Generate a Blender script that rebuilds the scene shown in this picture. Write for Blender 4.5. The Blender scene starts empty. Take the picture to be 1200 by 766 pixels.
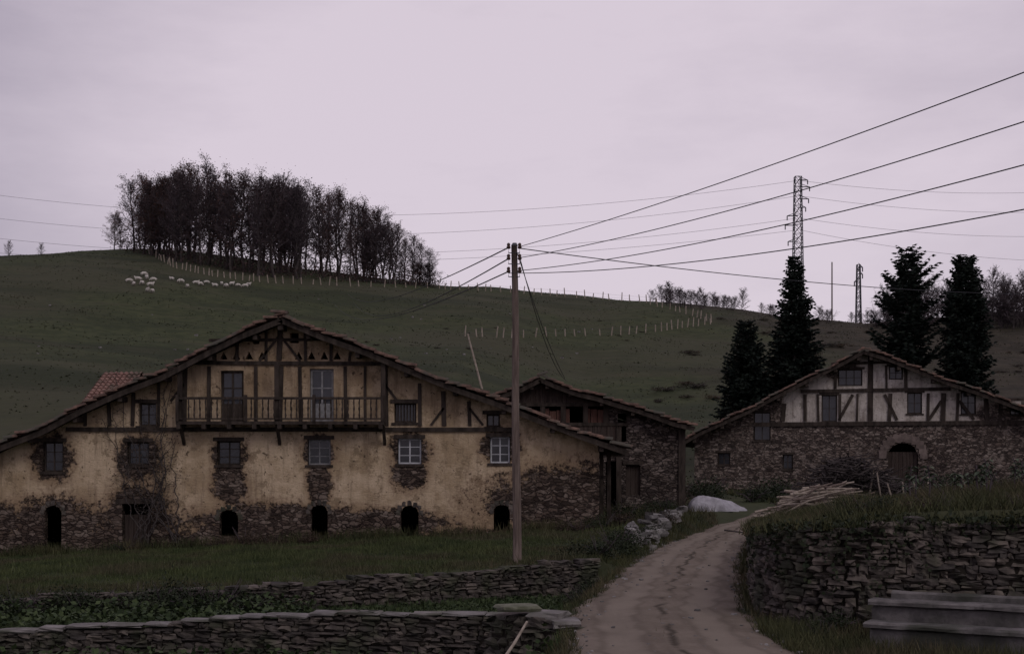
import bpy, math, random
import numpy as np
from mathutils import Vector
R=random.Random(7); NR=np.random.RandomState(7)
F=1666.7; EZ=3.1; HY=530.0
def P(px,py,d): return np.array([(px-600)/F*d, d, EZ+(HY-py)/F*d])
def sm(a,b,t):
    t=np.clip((t-a)/(b-a),0,1); return t*t*(3-2*t)
# ---------------------------------------------------------------- terrain
RY=[12,21,23.7,26.9,29.2,33.1,38.2,45.2,50.7,54,58]
RL=[.9,.88,.9,1.12,1.66,2.3,3.2,4.7,6.3,7.5,10]
RR=[4.5,4.3,4.2,4.4,4.7,5.3,6.1,7.45,8.6,9.8,14]
XWY=[24.3,24.8,26.5,29,33,38,45,50,56]; XW=[5.8,5.15,4.8,5.1,5.8,6.65,8.0,9.2,11.5]
CP=[-700,-300,0,60,150,230,300,400,515,600,750,830,900,1000,1100,1200,1500,1900]
CY=[330,305,300,294,287,292,300,318,335,340,352,358,370,377,372,366,362,360]
CX=[(p-600)/F*260 for p in CP]; CZ=[EZ+(HY-q)/F*260 for q in CY]
WU=([-30,-12,-4.5,0,2.1],[30.3,31,32.5,34.8,36.4]); WL=([-30,-4.9,0,1.2],[27,27,26,25])
def T(x,y):
    x=np.asarray(x,float); y=np.asarray(y,float)
    rl=np.interp(y,RY,RL); rr=np.interp(y,RY,RR)
    zr=.12+np.clip(20-y,0,20)*.06+.35*sm(50,60,y)
    wu=np.interp(x,*WU); wl=np.interp(x,*WL)
    lawn=.3+.035*np.clip(x,-30,4)+sm(36,47,y)*(.12+.011*np.clip(x,-30,4))+.03*np.sin(x*1.1+y*.6)*np.sin(y*.9-x*.3)
    s=sm(-.12,.12,y-wu); left=-.5*(1-s)+lawn*s
    s=sm(-.12,.12,y-wl); left=-1.0*(1-s)+left*s
    n=sm(17,3,y); left=left*(1-n)+1.2*n
    xw=np.interp(y,XWY,XW)
    ins=sm(0,.2,x-xw)*sm(24.3,24.5,y)
    dx=np.clip(x-xw,0,12)
    hi=np.interp(y,[24,28,45,56],[1.9,1.5,.9,.75])-.08+.3*sm(.1,2.0,dx)+.08*dx*sm(24,34,y)+.015*dx
    right=zr*(1-ins)+hi*ins
    k=sm(0,.9,rl-x); z=zr*(1-k)+left*k
    z=np.where(x>rr,right,z)
    base=np.interp(x,[-30,3,8,20],[-.3,.65,.9,1.1])
    ys=np.interp(x,[-5,8],[64,93])
    cr=np.interp(x,CX,CZ)
    t=np.clip((y-ys)/(260-ys),0,1)
    und=(np.sin(x*.05+y*.031)+np.sin(x*.023-y*.06+2)+.5*np.sin(x*.13+y*.11))*.6*sm(0,.3,t)*(1-.4*t)+(np.sin(x*.31+y*.2)*np.sin(y*.27-x*.11))*.22*sm(0,.2,t)
    far=base+(cr-base)*(t*.75+.25*t*t*(3-2*t))+und
    far=np.where(y>260,far-(far-6)*sm(262,460,y),far)
    b=sm(54,62,y)
    return z*(1-b)+far*b
def Tz(x,y): return float(T(x,y))
def hit(px,py,dmin=64,dmax=262):
    sx=(px-600)/F; sz=(HY-py)/F
    d=np.linspace(dmin,dmax,900); g=T(sx*d,d)-(EZ+sz*d)
    i=np.argmax(g>=0)
    if g[i]<0: i=len(d)-1
    return np.array([sx*d[i],d[i],float(T(sx*d[i],d[i]))])
# ---------------------------------------------------------------- mesh builder
class MB:
    def __init__(s): s.v=[];s.f=[];s.m=[];s.n=0
    def add(s,V,Fs,mat=0):
        V=np.asarray(V,float).reshape(-1,3); o=s.n
        if isinstance(Fs,np.ndarray): fl=(Fs+o).tolist()
        else: fl=[[i+o for i in f] for f in Fs]
        s.v.append(V); s.f+=fl; s.m+=[mat]*len(fl); s.n+=len(V)
        return s
    def quad(s,a,b,c,d,mat=0): s.add([a,b,c,d],[[0,1,2,3]],mat)
    def box(s,x0,x1,y0,y1,z0,z1,mat=0):
        return s.add([(x0,y0,z0),(x1,y0,z0),(x1,y1,z0),(x0,y1,z0),(x0,y0,z1),(x1,y0,z1),(x1,y1,z1),(x0,y1,z1)],
              [[0,3,2,1],[4,5,6,7],[0,1,5,4],[1,2,6,5],[2,3,7,6],[3,0,4,7]],mat)
    def beam(s,p,q,w,h,mat=0,up=(0,1,0)):
        p=np.array(p,float);q=np.array(q,float);d=q-p;d/=np.linalg.norm(d)
        u=np.cross(d,np.array(up,float))
        if np.linalg.norm(u)<1e-4: u=np.cross(d,(1,0,0))
        u/=np.linalg.norm(u); v=np.cross(u,d)
        u=u*w/2; v=v*h/2
        V=[p-u-v,p+u-v,p+u+v,p-u+v,q-u-v,q+u-v,q+u+v,q-u+v]
        return s.add(V,[[0,3,2,1],[4,5,6,7],[0,1,5,4],[1,2,6,5],[2,3,7,6],[3,0,4,7]],mat)
    def tube(s,pts,rad,sides=6,mat=0,cap=True):
        pts=np.asarray(pts,float); n=len(pts)
        rad=np.ones(n)*rad if np.isscalar(rad) else np.asarray(rad,float)
        tan=np.gradient(pts,axis=0); tan/=np.linalg.norm(tan,axis=1)[:,None]+1e-9
        ref=np.array([0,0,1.]) if abs(tan[:,2]).mean()<.8 else np.array([0,1.,0])
        u=np.cross(tan,ref); u/=np.linalg.norm(u,axis=1)[:,None]+1e-9; v=np.cross(u,tan)
        a=np.arange(sides)*2*math.pi/sides
        V=(pts[:,None,:]+rad[:,None,None]*(np.cos(a)[None,:,None]*u[:,None,:]+np.sin(a)[None,:,None]*v[:,None,:])).reshape(-1,3)
        Fs=[]
        for i in range(n-1):
            for j in range(sides):
                k=(j+1)%sides; Fs.append([i*sides+j,i*sides+k,(i+1)*sides+k,(i+1)*sides+j])
        if cap: Fs.append(list(range(sides))); Fs.append([(n-1)*sides+j for j in range(sides)][::-1])
        return s.add(V,Fs,mat)
    def leaves(s,C,size,mat=0,flat=0.,aspect=.6):
        C=np.asarray(C,float).reshape(-1,3); n=len(C)
        if n==0: return
        a=NR.normal(size=(n,3)); a/=np.linalg.norm(a,axis=1)[:,None]
        b=NR.normal(size=(n,3)); a[:,2]*=(1-flat); b[:,2]*=(1-flat)
        a/=np.linalg.norm(a,axis=1)[:,None]+1e-9
        b-=(a*b).sum(1)[:,None]*a; b/=np.linalg.norm(b,axis=1)[:,None]+1e-9
        sz=(size*NR.uniform(.5,1.3,n))[:,None]
        V=np.stack([C-a*sz*.5,C+b*sz*.5*aspect,C+a*sz*.5,C-b*sz*.5*aspect],1).reshape(-1,3)
        s.add(V,np.arange(4*n).reshape(n,4),mat)
    def blades(s,X,Y,h,w,mat=0,lean=.5,z0=None):
        n=len(X); Z=T(X,Y) if z0 is None else z0
        az=NR.uniform(0,6.28,n); h=np.ones(n)*h
        dx=np.cos(az)*w/2; dy=np.sin(az)*w/2
        l=NR.uniform(0,lean,n)*h; a2=NR.uniform(0,6.28,n)
        V=np.stack([np.stack([X-dx,Y-dy,Z-.02],1),np.stack([X+dx,Y+dy,Z-.02],1),np.stack([X+np.cos(a2)*l,Y+np.sin(a2)*l,Z+h],1)],1).reshape(-1,3)
        s.add(V,np.arange(3*n).reshape(n,3),mat)
def link(o): bpy.context.scene.collection.objects.link(o)
def tag(o,label=None,category=None,group=None,kind=None):
    if label: o["label"]=label
    if category: o["category"]=category
    if group: o["group"]=group
    if kind: o["kind"]=kind
    return o
WO={}
def wloc(o): return np.array(WO.get(o.name,tuple(o.location)))
def obj(name,mb,mats,parent=None,origin=None,smooth=False,**k):
    V=np.concatenate(mb.v) if mb.v else np.zeros((0,3))
    if origin is None: origin=wloc(parent) if parent is not None else np.zeros(3)
    origin=np.array(origin,float)
    me=bpy.data.meshes.new(name); me.from_pydata((V-origin).tolist(),[],mb.f)
    if not isinstance(mats,(list,tuple)): mats=[mats]
    for m in mats: me.materials.append(m)
    me.polygons.foreach_set('material_index',mb.m)
    if smooth: me.polygons.foreach_set('use_smooth',[True]*len(me.polygons))
    me.update()
    o=bpy.data.objects.new(name,me); link(o)
    if parent is not None:
        o.parent=parent; o.location=origin-wloc(parent); WO[o.name]=tuple(origin)
    else: o.location=origin
    tag(o,**k); return o
def empty(name,loc,**k):
    o=bpy.data.objects.new(name,None); o.empty_display_size=.3; link(o); o.location=loc; tag(o,**k); return o
def dup(root,loc,rz=0,sc=1,label=None):
    n=root.copy(); link(n); n.location=loc; n.rotation_euler=(0,0,rz); n.scale=(sc,sc,sc) if np.isscalar(sc) else sc
    if label: n["label"]=label
    for c in list(root.children):
        k=c.copy(); k.parent=n; link(k)
    return n
# ---------------------------------------------------------------- materials
class NT:
    def __init__(s,nt): s.t=nt
    def n(s,ty,**k):
        x=s.t.nodes.new(ty)
        for a,b in k.items(): setattr(x,a,b)
        return x
    def l(s,a,b): s.t.links.new(a,b)
    def val(s,sock,v):
        if isinstance(v,bpy.types.NodeSocket): s.l(v,sock)
        else: sock.default_value=v
    def m(s,op,a,b=0.,clamp=False):
        x=s.n('ShaderNodeMath',operation=op,use_clamp=clamp); s.val(x.inputs[0],a); s.val(x.inputs[1],b)
        return x.outputs[0]
    def vm(s,op,a,b=(0,0,0)):
        x=s.n('ShaderNodeVectorMath',operation=op); s.val(x.inputs[0],a); s.val(x.inputs[1],b); return x.outputs[0]
    def pos(s,obj=False):
        if obj: return s.n('ShaderNodeTexCoord').outputs['Object']
        return s.n('ShaderNodeNewGeometry').outputs['Position']
    def noise(s,vec,scale,detail=4,rough=.55):
        x=s.n('ShaderNodeTexNoise'); s.l(vec,x.inputs['Vector']); x.inputs['Scale'].default_value=scale
        x.inputs['Detail'].default_value=detail; x.inputs['Roughness'].default_value=rough; return x.outputs['Fac']
    def mix(s,f,a,b,bt='MIX'):
        x=s.n('ShaderNodeMix',data_type='RGBA',blend_type=bt); s.val(x.inputs[0],f)
        for i,v in ((6,a),(7,b)):
            if isinstance(v,bpy.types.NodeSocket): s.l(v,x.inputs[i])
            else: x.inputs[i].default_value=(*v[:3],1)
        return x.outputs[2]
    def rng(s,v,a,b,c=0.,d=1.,smooth=True):
        x=s.n('ShaderNodeMapRange')
        if smooth: x.interpolation_type='SMOOTHSTEP'
        s.l(v,x.inputs[0]); x.inputs[1].default_value=a;x.inputs[2].default_value=b;x.inputs[3].default_value=c;x.inputs[4].default_value=d
        return x.outputs[0]
    def scl(s,vec,sc): return s.vm('MULTIPLY',vec,sc)
def newmat(name,rough=.85,spec=.2):
    m=bpy.data.materials.new(name); m.use_nodes=True; t=NT(m.node_tree)
    b=m.node_tree.nodes['Principled BSDF']; b.inputs['Roughness'].default_value=rough
    b.inputs['Specular IOR Level'].default_value=spec
    return m,t,b
def bump(t,b,h,strength=.5,dist=.02):
    x=t.n('ShaderNodeBump'); x.inputs['Strength'].default_value=strength; x.inputs['Distance'].default_value=dist
    t.l(h,x.inputs['Height']); t.l(x.outputs[0],b.inputs['Normal'])
def simple(name,c1,c2,scale=3,rough=.85,stretch=(1,1,1),bmp=.3,bd=.02,obj=False,c3=None,rand=False,spec=.2,island=None):
    m,t,b=newmat(name,rough,spec); p=t.scl(t.pos(obj),stretch)
    f=t.rng(t.noise(p,scale,6,.65),.3,.7)
    c=t.mix(f,c1,c2)
    if c3: c=t.mix(t.rng(t.noise(p,scale*.31+.1,3),.45,.65),c,c3)
    if rand:
        oi=t.n('ShaderNodeObjectInfo').outputs['Random']
        c=t.mix(1.,c,t.mix(oi,(.6,.66,.8),(1.35,1.15,1.0)),'MULTIPLY')
    if island:
        oi=t.n('ShaderNodeNewGeometry').outputs['Random Per Island']
        c=t.mix(1.,c,t.mix(oi,island[0],island[1]),'MULTIPLY')
    t.l(c,b.inputs['Base Color'])
    if bmp: bump(t,b,t.noise(p,scale*3,5,.7),bmp,bd)
    return m
def stone_nodes(t,p,sc=(4.,4.,9.5),cols=((.055,.042,.036),(.16,.12,.095),(.25,.21,.18))):
    w=t.n('ShaderNodeTexNoise'); t.l(p,w.inputs['Vector']); w.inputs['Scale'].default_value=3.2; w.inputs['Detail'].default_value=4
    q=t.vm('ADD',t.scl(p,sc),t.scl(w.outputs['Color'],(1.9,1.9,2.2)))
    v=t.n('ShaderNodeTexVoronoi'); t.l(q,v.inputs['Vector']); v.inputs['Scale'].default_value=1
    e=t.n('ShaderNodeTexVoronoi',feature='DISTANCE_TO_EDGE'); t.l(q,e.inputs['Vector']); e.inputs['Scale'].default_value=1
    sx=t.n('ShaderNodeSeparateXYZ'); t.l(v.outputs['Color'],sx.inputs[0])
    r=t.n('ShaderNodeValToRGB'); r.color_ramp.elements[0].color=(*cols[0],1); r.color_ramp.elements[1].color=(*cols[2],1)
    x=r.color_ramp.elements.new(.6); x.color=(*cols[1],1); t.l(sx.outputs[0],r.inputs[0])
    edge=t.rng(e.outputs['Distance'],.0,.16)
    fine=t.noise(p,14,5,.7)
    c=t.mix(t.rng(fine,.3,.75),r.outputs[0],t.mix(1.,r.outputs[0],(.5,.47,.45),'MULTIPLY'))
    c=t.mix(edge,tuple(k*.8 for k in cols[0]),c)
    c=t.mix(t.rng(t.noise(p,1.7,9,.75),.54,.62,0,.7),c,tuple((a+b_)/2 for a,b_ in zip(cols[1],cols[2])))
    c=t.mix(t.rng(t.noise(p,.9,6,.7),.45,.65,0,.65),c,t.mix(1.,c,(.5,.47,.46),'MULTIPLY'))
    h=t.m('ADD',t.m('MULTIPLY',edge,.8),t.m('MULTIPLY',fine,.5))
    return c,h
def wallmat(name,org,plA,plB,stain,patches,zlev,namp=1.5,xlim=None,scols=None,nscale=.9,topdark=None,lim=-.8,under=.5):
    m,t,b=newmat(name,.93,.1); p=t.vm('ADD',t.pos(True),tuple(float(c) for c in org)); sp=t.n('ShaderNodeSeparateXYZ'); t.l(p,sp.inputs[0]); X,Z=sp.outputs[0],sp.outputs[2]
    sc,sh=stone_nodes(t,p,cols=scols or ((.05,.038,.033),(.16,.12,.096),(.27,.22,.185)))
    A=t.m('MAXIMUM',t.m('DIVIDE',t.m('SUBTRACT',zlev[0],Z),zlev[1]),lim)
    for (cx,cz,rx,rz) in patches:
        a=t.m('POWER',t.m('ABSOLUTE',t.m('DIVIDE',t.m('SUBTRACT',X,cx),rx)),2.); c=t.m('POWER',t.m('ABSOLUTE',t.m('DIVIDE',t.m('SUBTRACT',Z,cz),rz)),2.)
        A=t.m('MAXIMUM',A,t.m('SUBTRACT',1.,t.m('SQRT',t.m('ADD',a,c))))
    if xlim: A=t.m('MAXIMUM',A,t.m('DIVIDE',t.m('SUBTRACT',xlim,X),.4))
    nz=t.m('ADD',t.m('SUBTRACT',t.noise(p,nscale,10,.74),.5),t.m('MULTIPLY',t.m('SUBTRACT',t.noise(p,nscale*4.,9,.8),.5),.9))
    sc0=t.m('ADD',A,t.m('MULTIPLY',nz,namp*2))
    mask=t.rng(sc0,-.08,.12)
    streak=t.noise(t.scl(p,(2.4,2.4,.3)),1.6,6,.7)
    c=t.mix(t.rng(t.noise(p,.75,9,.75),.38,.6),plA,plB)
    c=t.mix(t.rng(streak,.47,.7,0,.65),c,stain)
    c=t.mix(t.rng(t.noise(p,2.2,9,.78),.54,.59,0,under),c,tuple(k*.6 for k in plA))
    c=t.mix(t.rng(t.noise(p,9,6,.78),.54,.74,0,.6),c,stain)
    c=t.mix(t.rng(t.noise(t.vm('ADD',p,(7,3,5)),6,3,.6),.66,.7,0,.85),c,tuple(k*.4 for k in stain))
    if topdark: c=t.mix(t.rng(Z,topdark[0],topdark[1],0,topdark[2]),c,t.mix(1.,c,(.66,.62,.6),'MULTIPLY'))  # plaster colour gets evenly darker with height, towards the gable
    rim=t.rng(sc0,-.5,0.,0,.7); c=t.mix(rim,c,(stain[0]*1.25,stain[1]*1.15,stain[2]*1.05))
    c=t.mix(mask,c,sc); t.l(c,b.inputs['Base Color'])
    h=t.m('ADD',t.m('MULTIPLY',t.m('SUBTRACT',1.,mask),1.1),t.m('ADD',t.m('MULTIPLY',sh,t.m('ADD',t.m('MULTIPLY',mask,.9),.15)),t.m('MULTIPLY',t.noise(p,5,6,.7),.5)))
    bump(t,b,h,.8,.05)
    return m
M={}
SI=((.55,.55,.57),(1.35,1.3,1.25)); GI=((.6,.65,.6),(1.35,1.3,1.3))
M['stone']=simple('dry_stone',(.05,.044,.04),(.14,.123,.11),3.5,.95,bmp=.6,bd=.03,c3=(.06,.065,.045),island=SI)
M['darkstone']=simple('dark_dry_stone',(.05,.044,.04),(.155,.135,.12),4.,.95,bmp=.6,bd=.03,c3=(.06,.062,.045),island=SI)  # second stone tone of its own, for retaining wall and arch stones
M['cap']=simple('pale_coping_stone',(.15,.14,.135),(.29,.275,.265),3.,.95,bmp=.5,bd=.03,c3=(.12,.12,.1),island=((.75,.75,.75),(1.12,1.1,1.08)))
M['joint']=simple('earth_joint',(.02,.016,.013),(.03,.025,.02),4,.95,bmp=0)
def stonewallmat(name,c):
    m,t,b=newmat(name,.95,.1); p=t.pos(); s,h=stone_nodes(t,p,cols=c); t.l(s,b.inputs['Base Color']); bump(t,b,h,.9,.05); return m
M['rubble']=stonewallmat('rubble_masonry',((.06,.05,.045),(.17,.14,.12),(.3,.26,.23)))
M['timber']=simple('weathered_timber',(.022,.017,.014),(.07,.055,.046),5,.9,(1,1,.25),.5)
M['board']=simple('barn_board',(.03,.023,.02),(.09,.068,.058),6,.9,(5,1,.2),.6,c3=(.05,.035,.03))
M['redboard']=simple('faded_red_board',(.1,.045,.035),(.16,.09,.07),6,.9,(5,1,.2),.5)
M['tile']=simple('clay_tile',(.055,.036,.03),(.2,.125,.095),4.5,.92,bmp=.4,c3=(.085,.08,.065))
M['redtile']=simple('bright_clay_tile',(.16,.085,.07),(.32,.2,.16),3,.92,bmp=.4,c3=(.12,.09,.07))
M['white']=simple('white_paint',(.42,.43,.45),(.6,.61,.64),8,.6,bmp=.1)
M['greyp']=simple('grey_paint',(.17,.17,.175),(.3,.295,.3),8,.7,bmp=.1)
M['glass']=simple('old_glass',(.02,.022,.026),(.035,.038,.045),4,.12,bmp=.15,bd=.01,spec=.6)
M['pole']=simple('weathered_pole',(.095,.07,.06),(.21,.165,.14),5,.9,(4,4,.3),.4)
M['pale']=simple('pale_wood',(.22,.18,.145),(.42,.36,.3),4,.9,(2,2,1),.3)
M['metal']=simple('galvanised_steel',(.05,.05,.06),(.1,.1,.11),5,.6,bmp=0)
M['wire']=simple('cable',(.025,.025,.028),(.04,.04,.045),2,.6,bmp=0)
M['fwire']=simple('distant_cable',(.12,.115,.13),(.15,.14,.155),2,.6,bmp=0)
M['porc']=simple('insulator_porcelain',(.05,.03,.025),(.09,.05,.04),5,.3,bmp=0)
M['concrete']=simple('stained_concrete',(.07,.066,.064),(.2,.185,.178),2.5,.95,c3=(.06,.062,.05),bmp=.7,bd=.04)
M['tarp']=simple('plastic_sheet',(.3,.29,.31),(.48,.47,.5),3,.5,bmp=.8,bd=.08)
M['wool']=simple('wool',(.5,.47,.42),(.68,.64,.58),9,.95,bmp=.4)
M['face']=simple('sheep_face',(.1,.08,.07),(.2,.17,.15),9,.9,bmp=0)
M['bark']=simple('bark',(.035,.03,.028),(.085,.072,.068),6,.95,(2,2,.4),.4)
M['twig']=simple('twig',(.06,.048,.052),(.1,.082,.088),6,.95,bmp=0)
M['autumn']=simple('autumn_leaf',(.038,.028,.03),(.088,.062,.06),.9,.9,bmp=0,rand=True,island=GI)
M['rust']=simple('russet_leaf',(.055,.032,.027),(.125,.068,.05),.9,.9,bmp=0,rand=True,island=GI)
M['conifer']=simple('conifer_needle',(.006,.011,.009),(.022,.031,.023),1.2,.8,bmp=0)
M['grass']=simple('grass_blade',(.04,.056,.023),(.085,.102,.04),.8,.8,bmp=0,c3=(.075,.07,.04),island=GI)
M['rough']=simple('rough_grass',(.032,.04,.018),(.085,.086,.04),1.1,.85,bmp=0,c3=(.1,.08,.05),island=GI)
M['pasture']=simple('pasture_grass',(.042,.05,.028),(.068,.076,.042),.05,.9,bmp=0,c3=(.06,.058,.037))
M['weed']=simple('weed_leaf',(.022,.038,.016),(.065,.09,.036),2.5,.7,bmp=0,island=GI)
M['ivy']=simple('ivy_leaf',(.012,.02,.01),(.04,.05,.026),2.5,.7,bmp=0,island=GI)
M['kale']=simple('kale_leaf',(.04,.058,.038),(.11,.135,.09),4,.7,bmp=0,island=GI)
M['brown']=simple('dead_leaf',(.035,.026,.022),(.09,.065,.05),2,.9,bmp=0,island=GI)
M['shrub']=simple('hill_shrub',(.034,.031,.022),(.068,.058,.04),1,.9,bmp=0,rand=True)
M['moss']=simple('mossy_slab',(.09,.095,.06),(.2,.2,.15),4,.95,bmp=.4)
M['palestone']=simple('pale_rubble',(.12,.11,.105),(.31,.3,.29),3,.95,bmp=.5,island=((.5,.5,.5),(1.2,1.2,1.2)))
# ground
m,t,b=newmat('ground_cover',.95,.08); p=t.pos()
g=t.mix(t.rng(t.noise(p,.7,5,.55),.35,.65),(.044,.054,.027),(.066,.076,.037))
g=t.mix(t.rng(t.noise(p,.03,5,.55),.4,.62,0,.8),g,(.066,.066,.042))
g=t.mix(t.rng(t.noise(t.scl(p,(.18,1,1)),.09,5,.55),.44,.64,0,.8),g,(.034,.041,.024))
g=t.mix(t.rng(t.noise(t.scl(p,(.3,1,1)),.2,6,.6),.52,.7,0,.55),g,(.078,.074,.047))
g=t.mix(t.rng(t.noise(t.vm('ADD',p,(40,9,2)),.12,6,.65),.56,.72,0,.5),g,(.036,.036,.023))
sp=t.n('ShaderNodeSeparateXYZ'); t.l(p,sp.inputs[0])
scr=t.m('ADD',t.m('ADD',t.m('MULTIPLY',sp.outputs[0],.022),t.m('MULTIPLY',sp.outputs[1],-.0005)),t.m('MULTIPLY',t.noise(p,.035,7,.62),1.5))
scr=t.rng(scr,1.15,1.6,0,.8)
g=t.mix(scr,g,t.mix(t.rng(t.noise(p,.3,7,.65),.4,.6),(.036,.03,.024),(.064,.052,.04)))
t.l(g,b.inputs['Base Color']); bump(t,b,t.noise(p,1.0,7,.6),.6,.2); M['ground']=m
# road
m,t,b=newmat('dirt_road',.95,.08); p=t.pos()
g=t.mix(t.rng(t.noise(p,.7,7,.68),.3,.7),(.165,.135,.108),(.25,.21,.17))
g=t.mix(t.rng(t.noise(p,13,6,.8),.5,.76,0,.45),g,(.34,.3,.25))
g=t.mix(t.rng(t.noise(t.vm('ADD',p,(3,1,0)),9,6,.8),.54,.74,0,.4),g,(.1,.08,.064))
g=t.mix(t.rng(t.noise(t.scl(p,(1.8,.15,1)),1.1,6,.65),.48,.66,0,.5),g,(.115,.092,.074))
uv=t.n('ShaderNodeUVMap').outputs[0]; su=t.n('ShaderNodeSeparateXYZ'); t.l(uv,su.inputs[0])
wob=t.m('ADD',su.outputs[0],t.m('MULTIPLY',t.m('SUBTRACT',t.noise(p,.6,6,.65),.5),.18))
ce=t.m('ABSOLUTE',t.m('SUBTRACT',wob,.5))
g=t.mix(t.m('MULTIPLY',t.rng(ce,.0,.035,.9,0),t.rng(t.noise(p,.5,4),.38,.48)),g,(.065,.054,.042))
for c_ in (.27,.73): g=t.mix(t.rng(t.m('ABSOLUTE',t.m('SUBTRACT',wob,c_)),.02,.13,.5,0),g,(.285,.245,.2))
for c_ in (.17,.37,.63,.83): g=t.mix(t.rng(t.m('ABSOLUTE',t.m('SUBTRACT',wob,c_)),.0,.035,.35,0),g,(.1,.082,.066))  # rut edges darkened in the colour: damp earth plus painted-in rut shading
g=t.mix(t.rng(ce,.42,.52,0,.9),g,(.06,.056,.036))
t.l(g,b.inputs['Base Color']); bump(t,b,t.m('ADD',t.noise(p,16,6,.8),t.m('MULTIPLY',t.noise(p,2.5,5,.7),1.2)),.8,.035); M['road']=m
# ---------------------------------------------------------------- ground + road
def axis(a,b,fa,fb,st,grow):
    xs=list(np.arange(fa,fb+1e-6,st)); s=st; x=xs[-1]
    while x<b: s=min(s*grow,200 if x>500 else 3.2); x+=s; xs.append(x)
    s=st; x=xs[0]; pre=[]
    while x>a: s=min(s*grow,200 if x<-500 else 4.5); x-=s; pre.append(x)
    return np.array(pre[::-1]+xs)
gx=axis(-2500,2500,-14,14,.28,1.09); gy=axis(-60,3500,18,62,.25,1.08)
GX,GY=np.meshgrid(gx,gy); GZ=T(GX,GY)
nx,ny=len(gx),len(gy)
idx=np.arange(nx*ny).reshape(ny,nx)
mb=MB(); mb.add(np.stack([GX.ravel(),GY.ravel(),GZ.ravel()],1),np.stack([idx[:-1,:-1].ravel(),idx[:-1,1:].ravel(),idx[1:,1:].ravel(),idx[1:,:-1].ravel()],1))
obj('ground',mb,M['ground'],smooth=True,kind='structure',label='grassy farm terraces rising to a broad hill pasture')
ys=np.arange(2,58,.25); V=[];UV=[]
K=21
for y in ys:
    l=np.interp(y,RY,RL); r=np.interp(y,RY,RR); l+=.08*math.sin(y*1.7)+.07*math.sin(y*4.1)-.05; r+=.08*math.sin(y*1.3+1)+.06*math.sin(y*3.7)+.05
    for k in range(K):
        u=k/(K-1); x=l+(r-l)*u
        V.append((x,y,Tz(x,y)+.045-.05*(abs(u-.5)*2)**6-.025*math.exp(-((abs(u-.5)-.23)/.07)**2)+NR.normal(0,.002))); UV.append((u,y))
mb=MB(); mb.add(V,[[i*K+j,i*K+j+1,(i+1)*K+j+1,(i+1)*K+j] for i in range(len(ys)-1) for j in range(K-1)])
ro=obj('road',mb,M['road'],smooth=True,kind='structure',label='rutted brown dirt farm road curving uphill')
uvl=ro.data.uv_layers.new(name='UVMap'); li=np.zeros(len(ro.data.loops),int); ro.data.loops.foreach_get('vertex_index',li)
uvl.data.foreach_set('uv',np.array(UV)[li].ravel())
# ---------------------------------------------------------------- dry stone
tp=[];g3=[-1,0,1];ids={}
for a in g3:
    for b_ in g3:
        for c in g3:
            if max(abs(a),abs(b_),abs(c))==1: ids[(a,b_,c)]=len(tp); tp.append((a,b_,c))
tp=np.array(tp,float); tn=tp/np.linalg.norm(tp,axis=1)[:,None]; TPV=tp*.68+tn*.36
TPF=[]
for ax in range(3):
    for sg in (-1,1):
        for i in (-1,0):
            for j in (-1,0):
                q=[]
                for (di,dj) in ((0,0),(1,0),(1,1),(0,1)):
                    co=[0,0,0]; co[ax]=sg; co[(ax+1)%3]=i+di; co[(ax+2)%3]=j+dj; q.append(ids[tuple(co)])
                TPF.append(q if sg>0 else q[::-1])
TPF=np.array(TPF)
def stone(mb,c,size,yaw=0,jit=.12,mat=0,tilt=0):
    V=TPV*np.array(size)/2*(1+NR.normal(0,jit,(26,1)))+NR.normal(0,jit*.12,(26,3))*min(size)
    V=V+np.stack([0*V[:,0],0*V[:,0],V[:,0]*tilt],1)
    cs,sn=math.cos(yaw),math.sin(yaw)
    V=np.stack([V[:,0]*cs-V[:,1]*sn,V[:,0]*sn+V[:,1]*cs,V[:,2]],1)+np.array(c)
    mb.add(V,TPF,mat)
mb=MB()
for i in range(300):
    y=R.uniform(20,48); l=np.interp(y,RY,RL); r=np.interp(y,RY,RR); u=R.choice([R.random(),R.gauss(.5,.08),R.uniform(0,.12),R.uniform(.88,1)]); x=l+(r-l)*u; s=R.uniform(.015,.055)*(1.6 if R.random()<.08 else 1)
    stone(mb,(x,y,Tz(x,y)+.035),(s*1.3,s,s*.7),R.uniform(0,3),.12)
obj('loose_gravel',mb,M['palestone'],kind='stuff',label='scattered pebbles on the dirt road')
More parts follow.
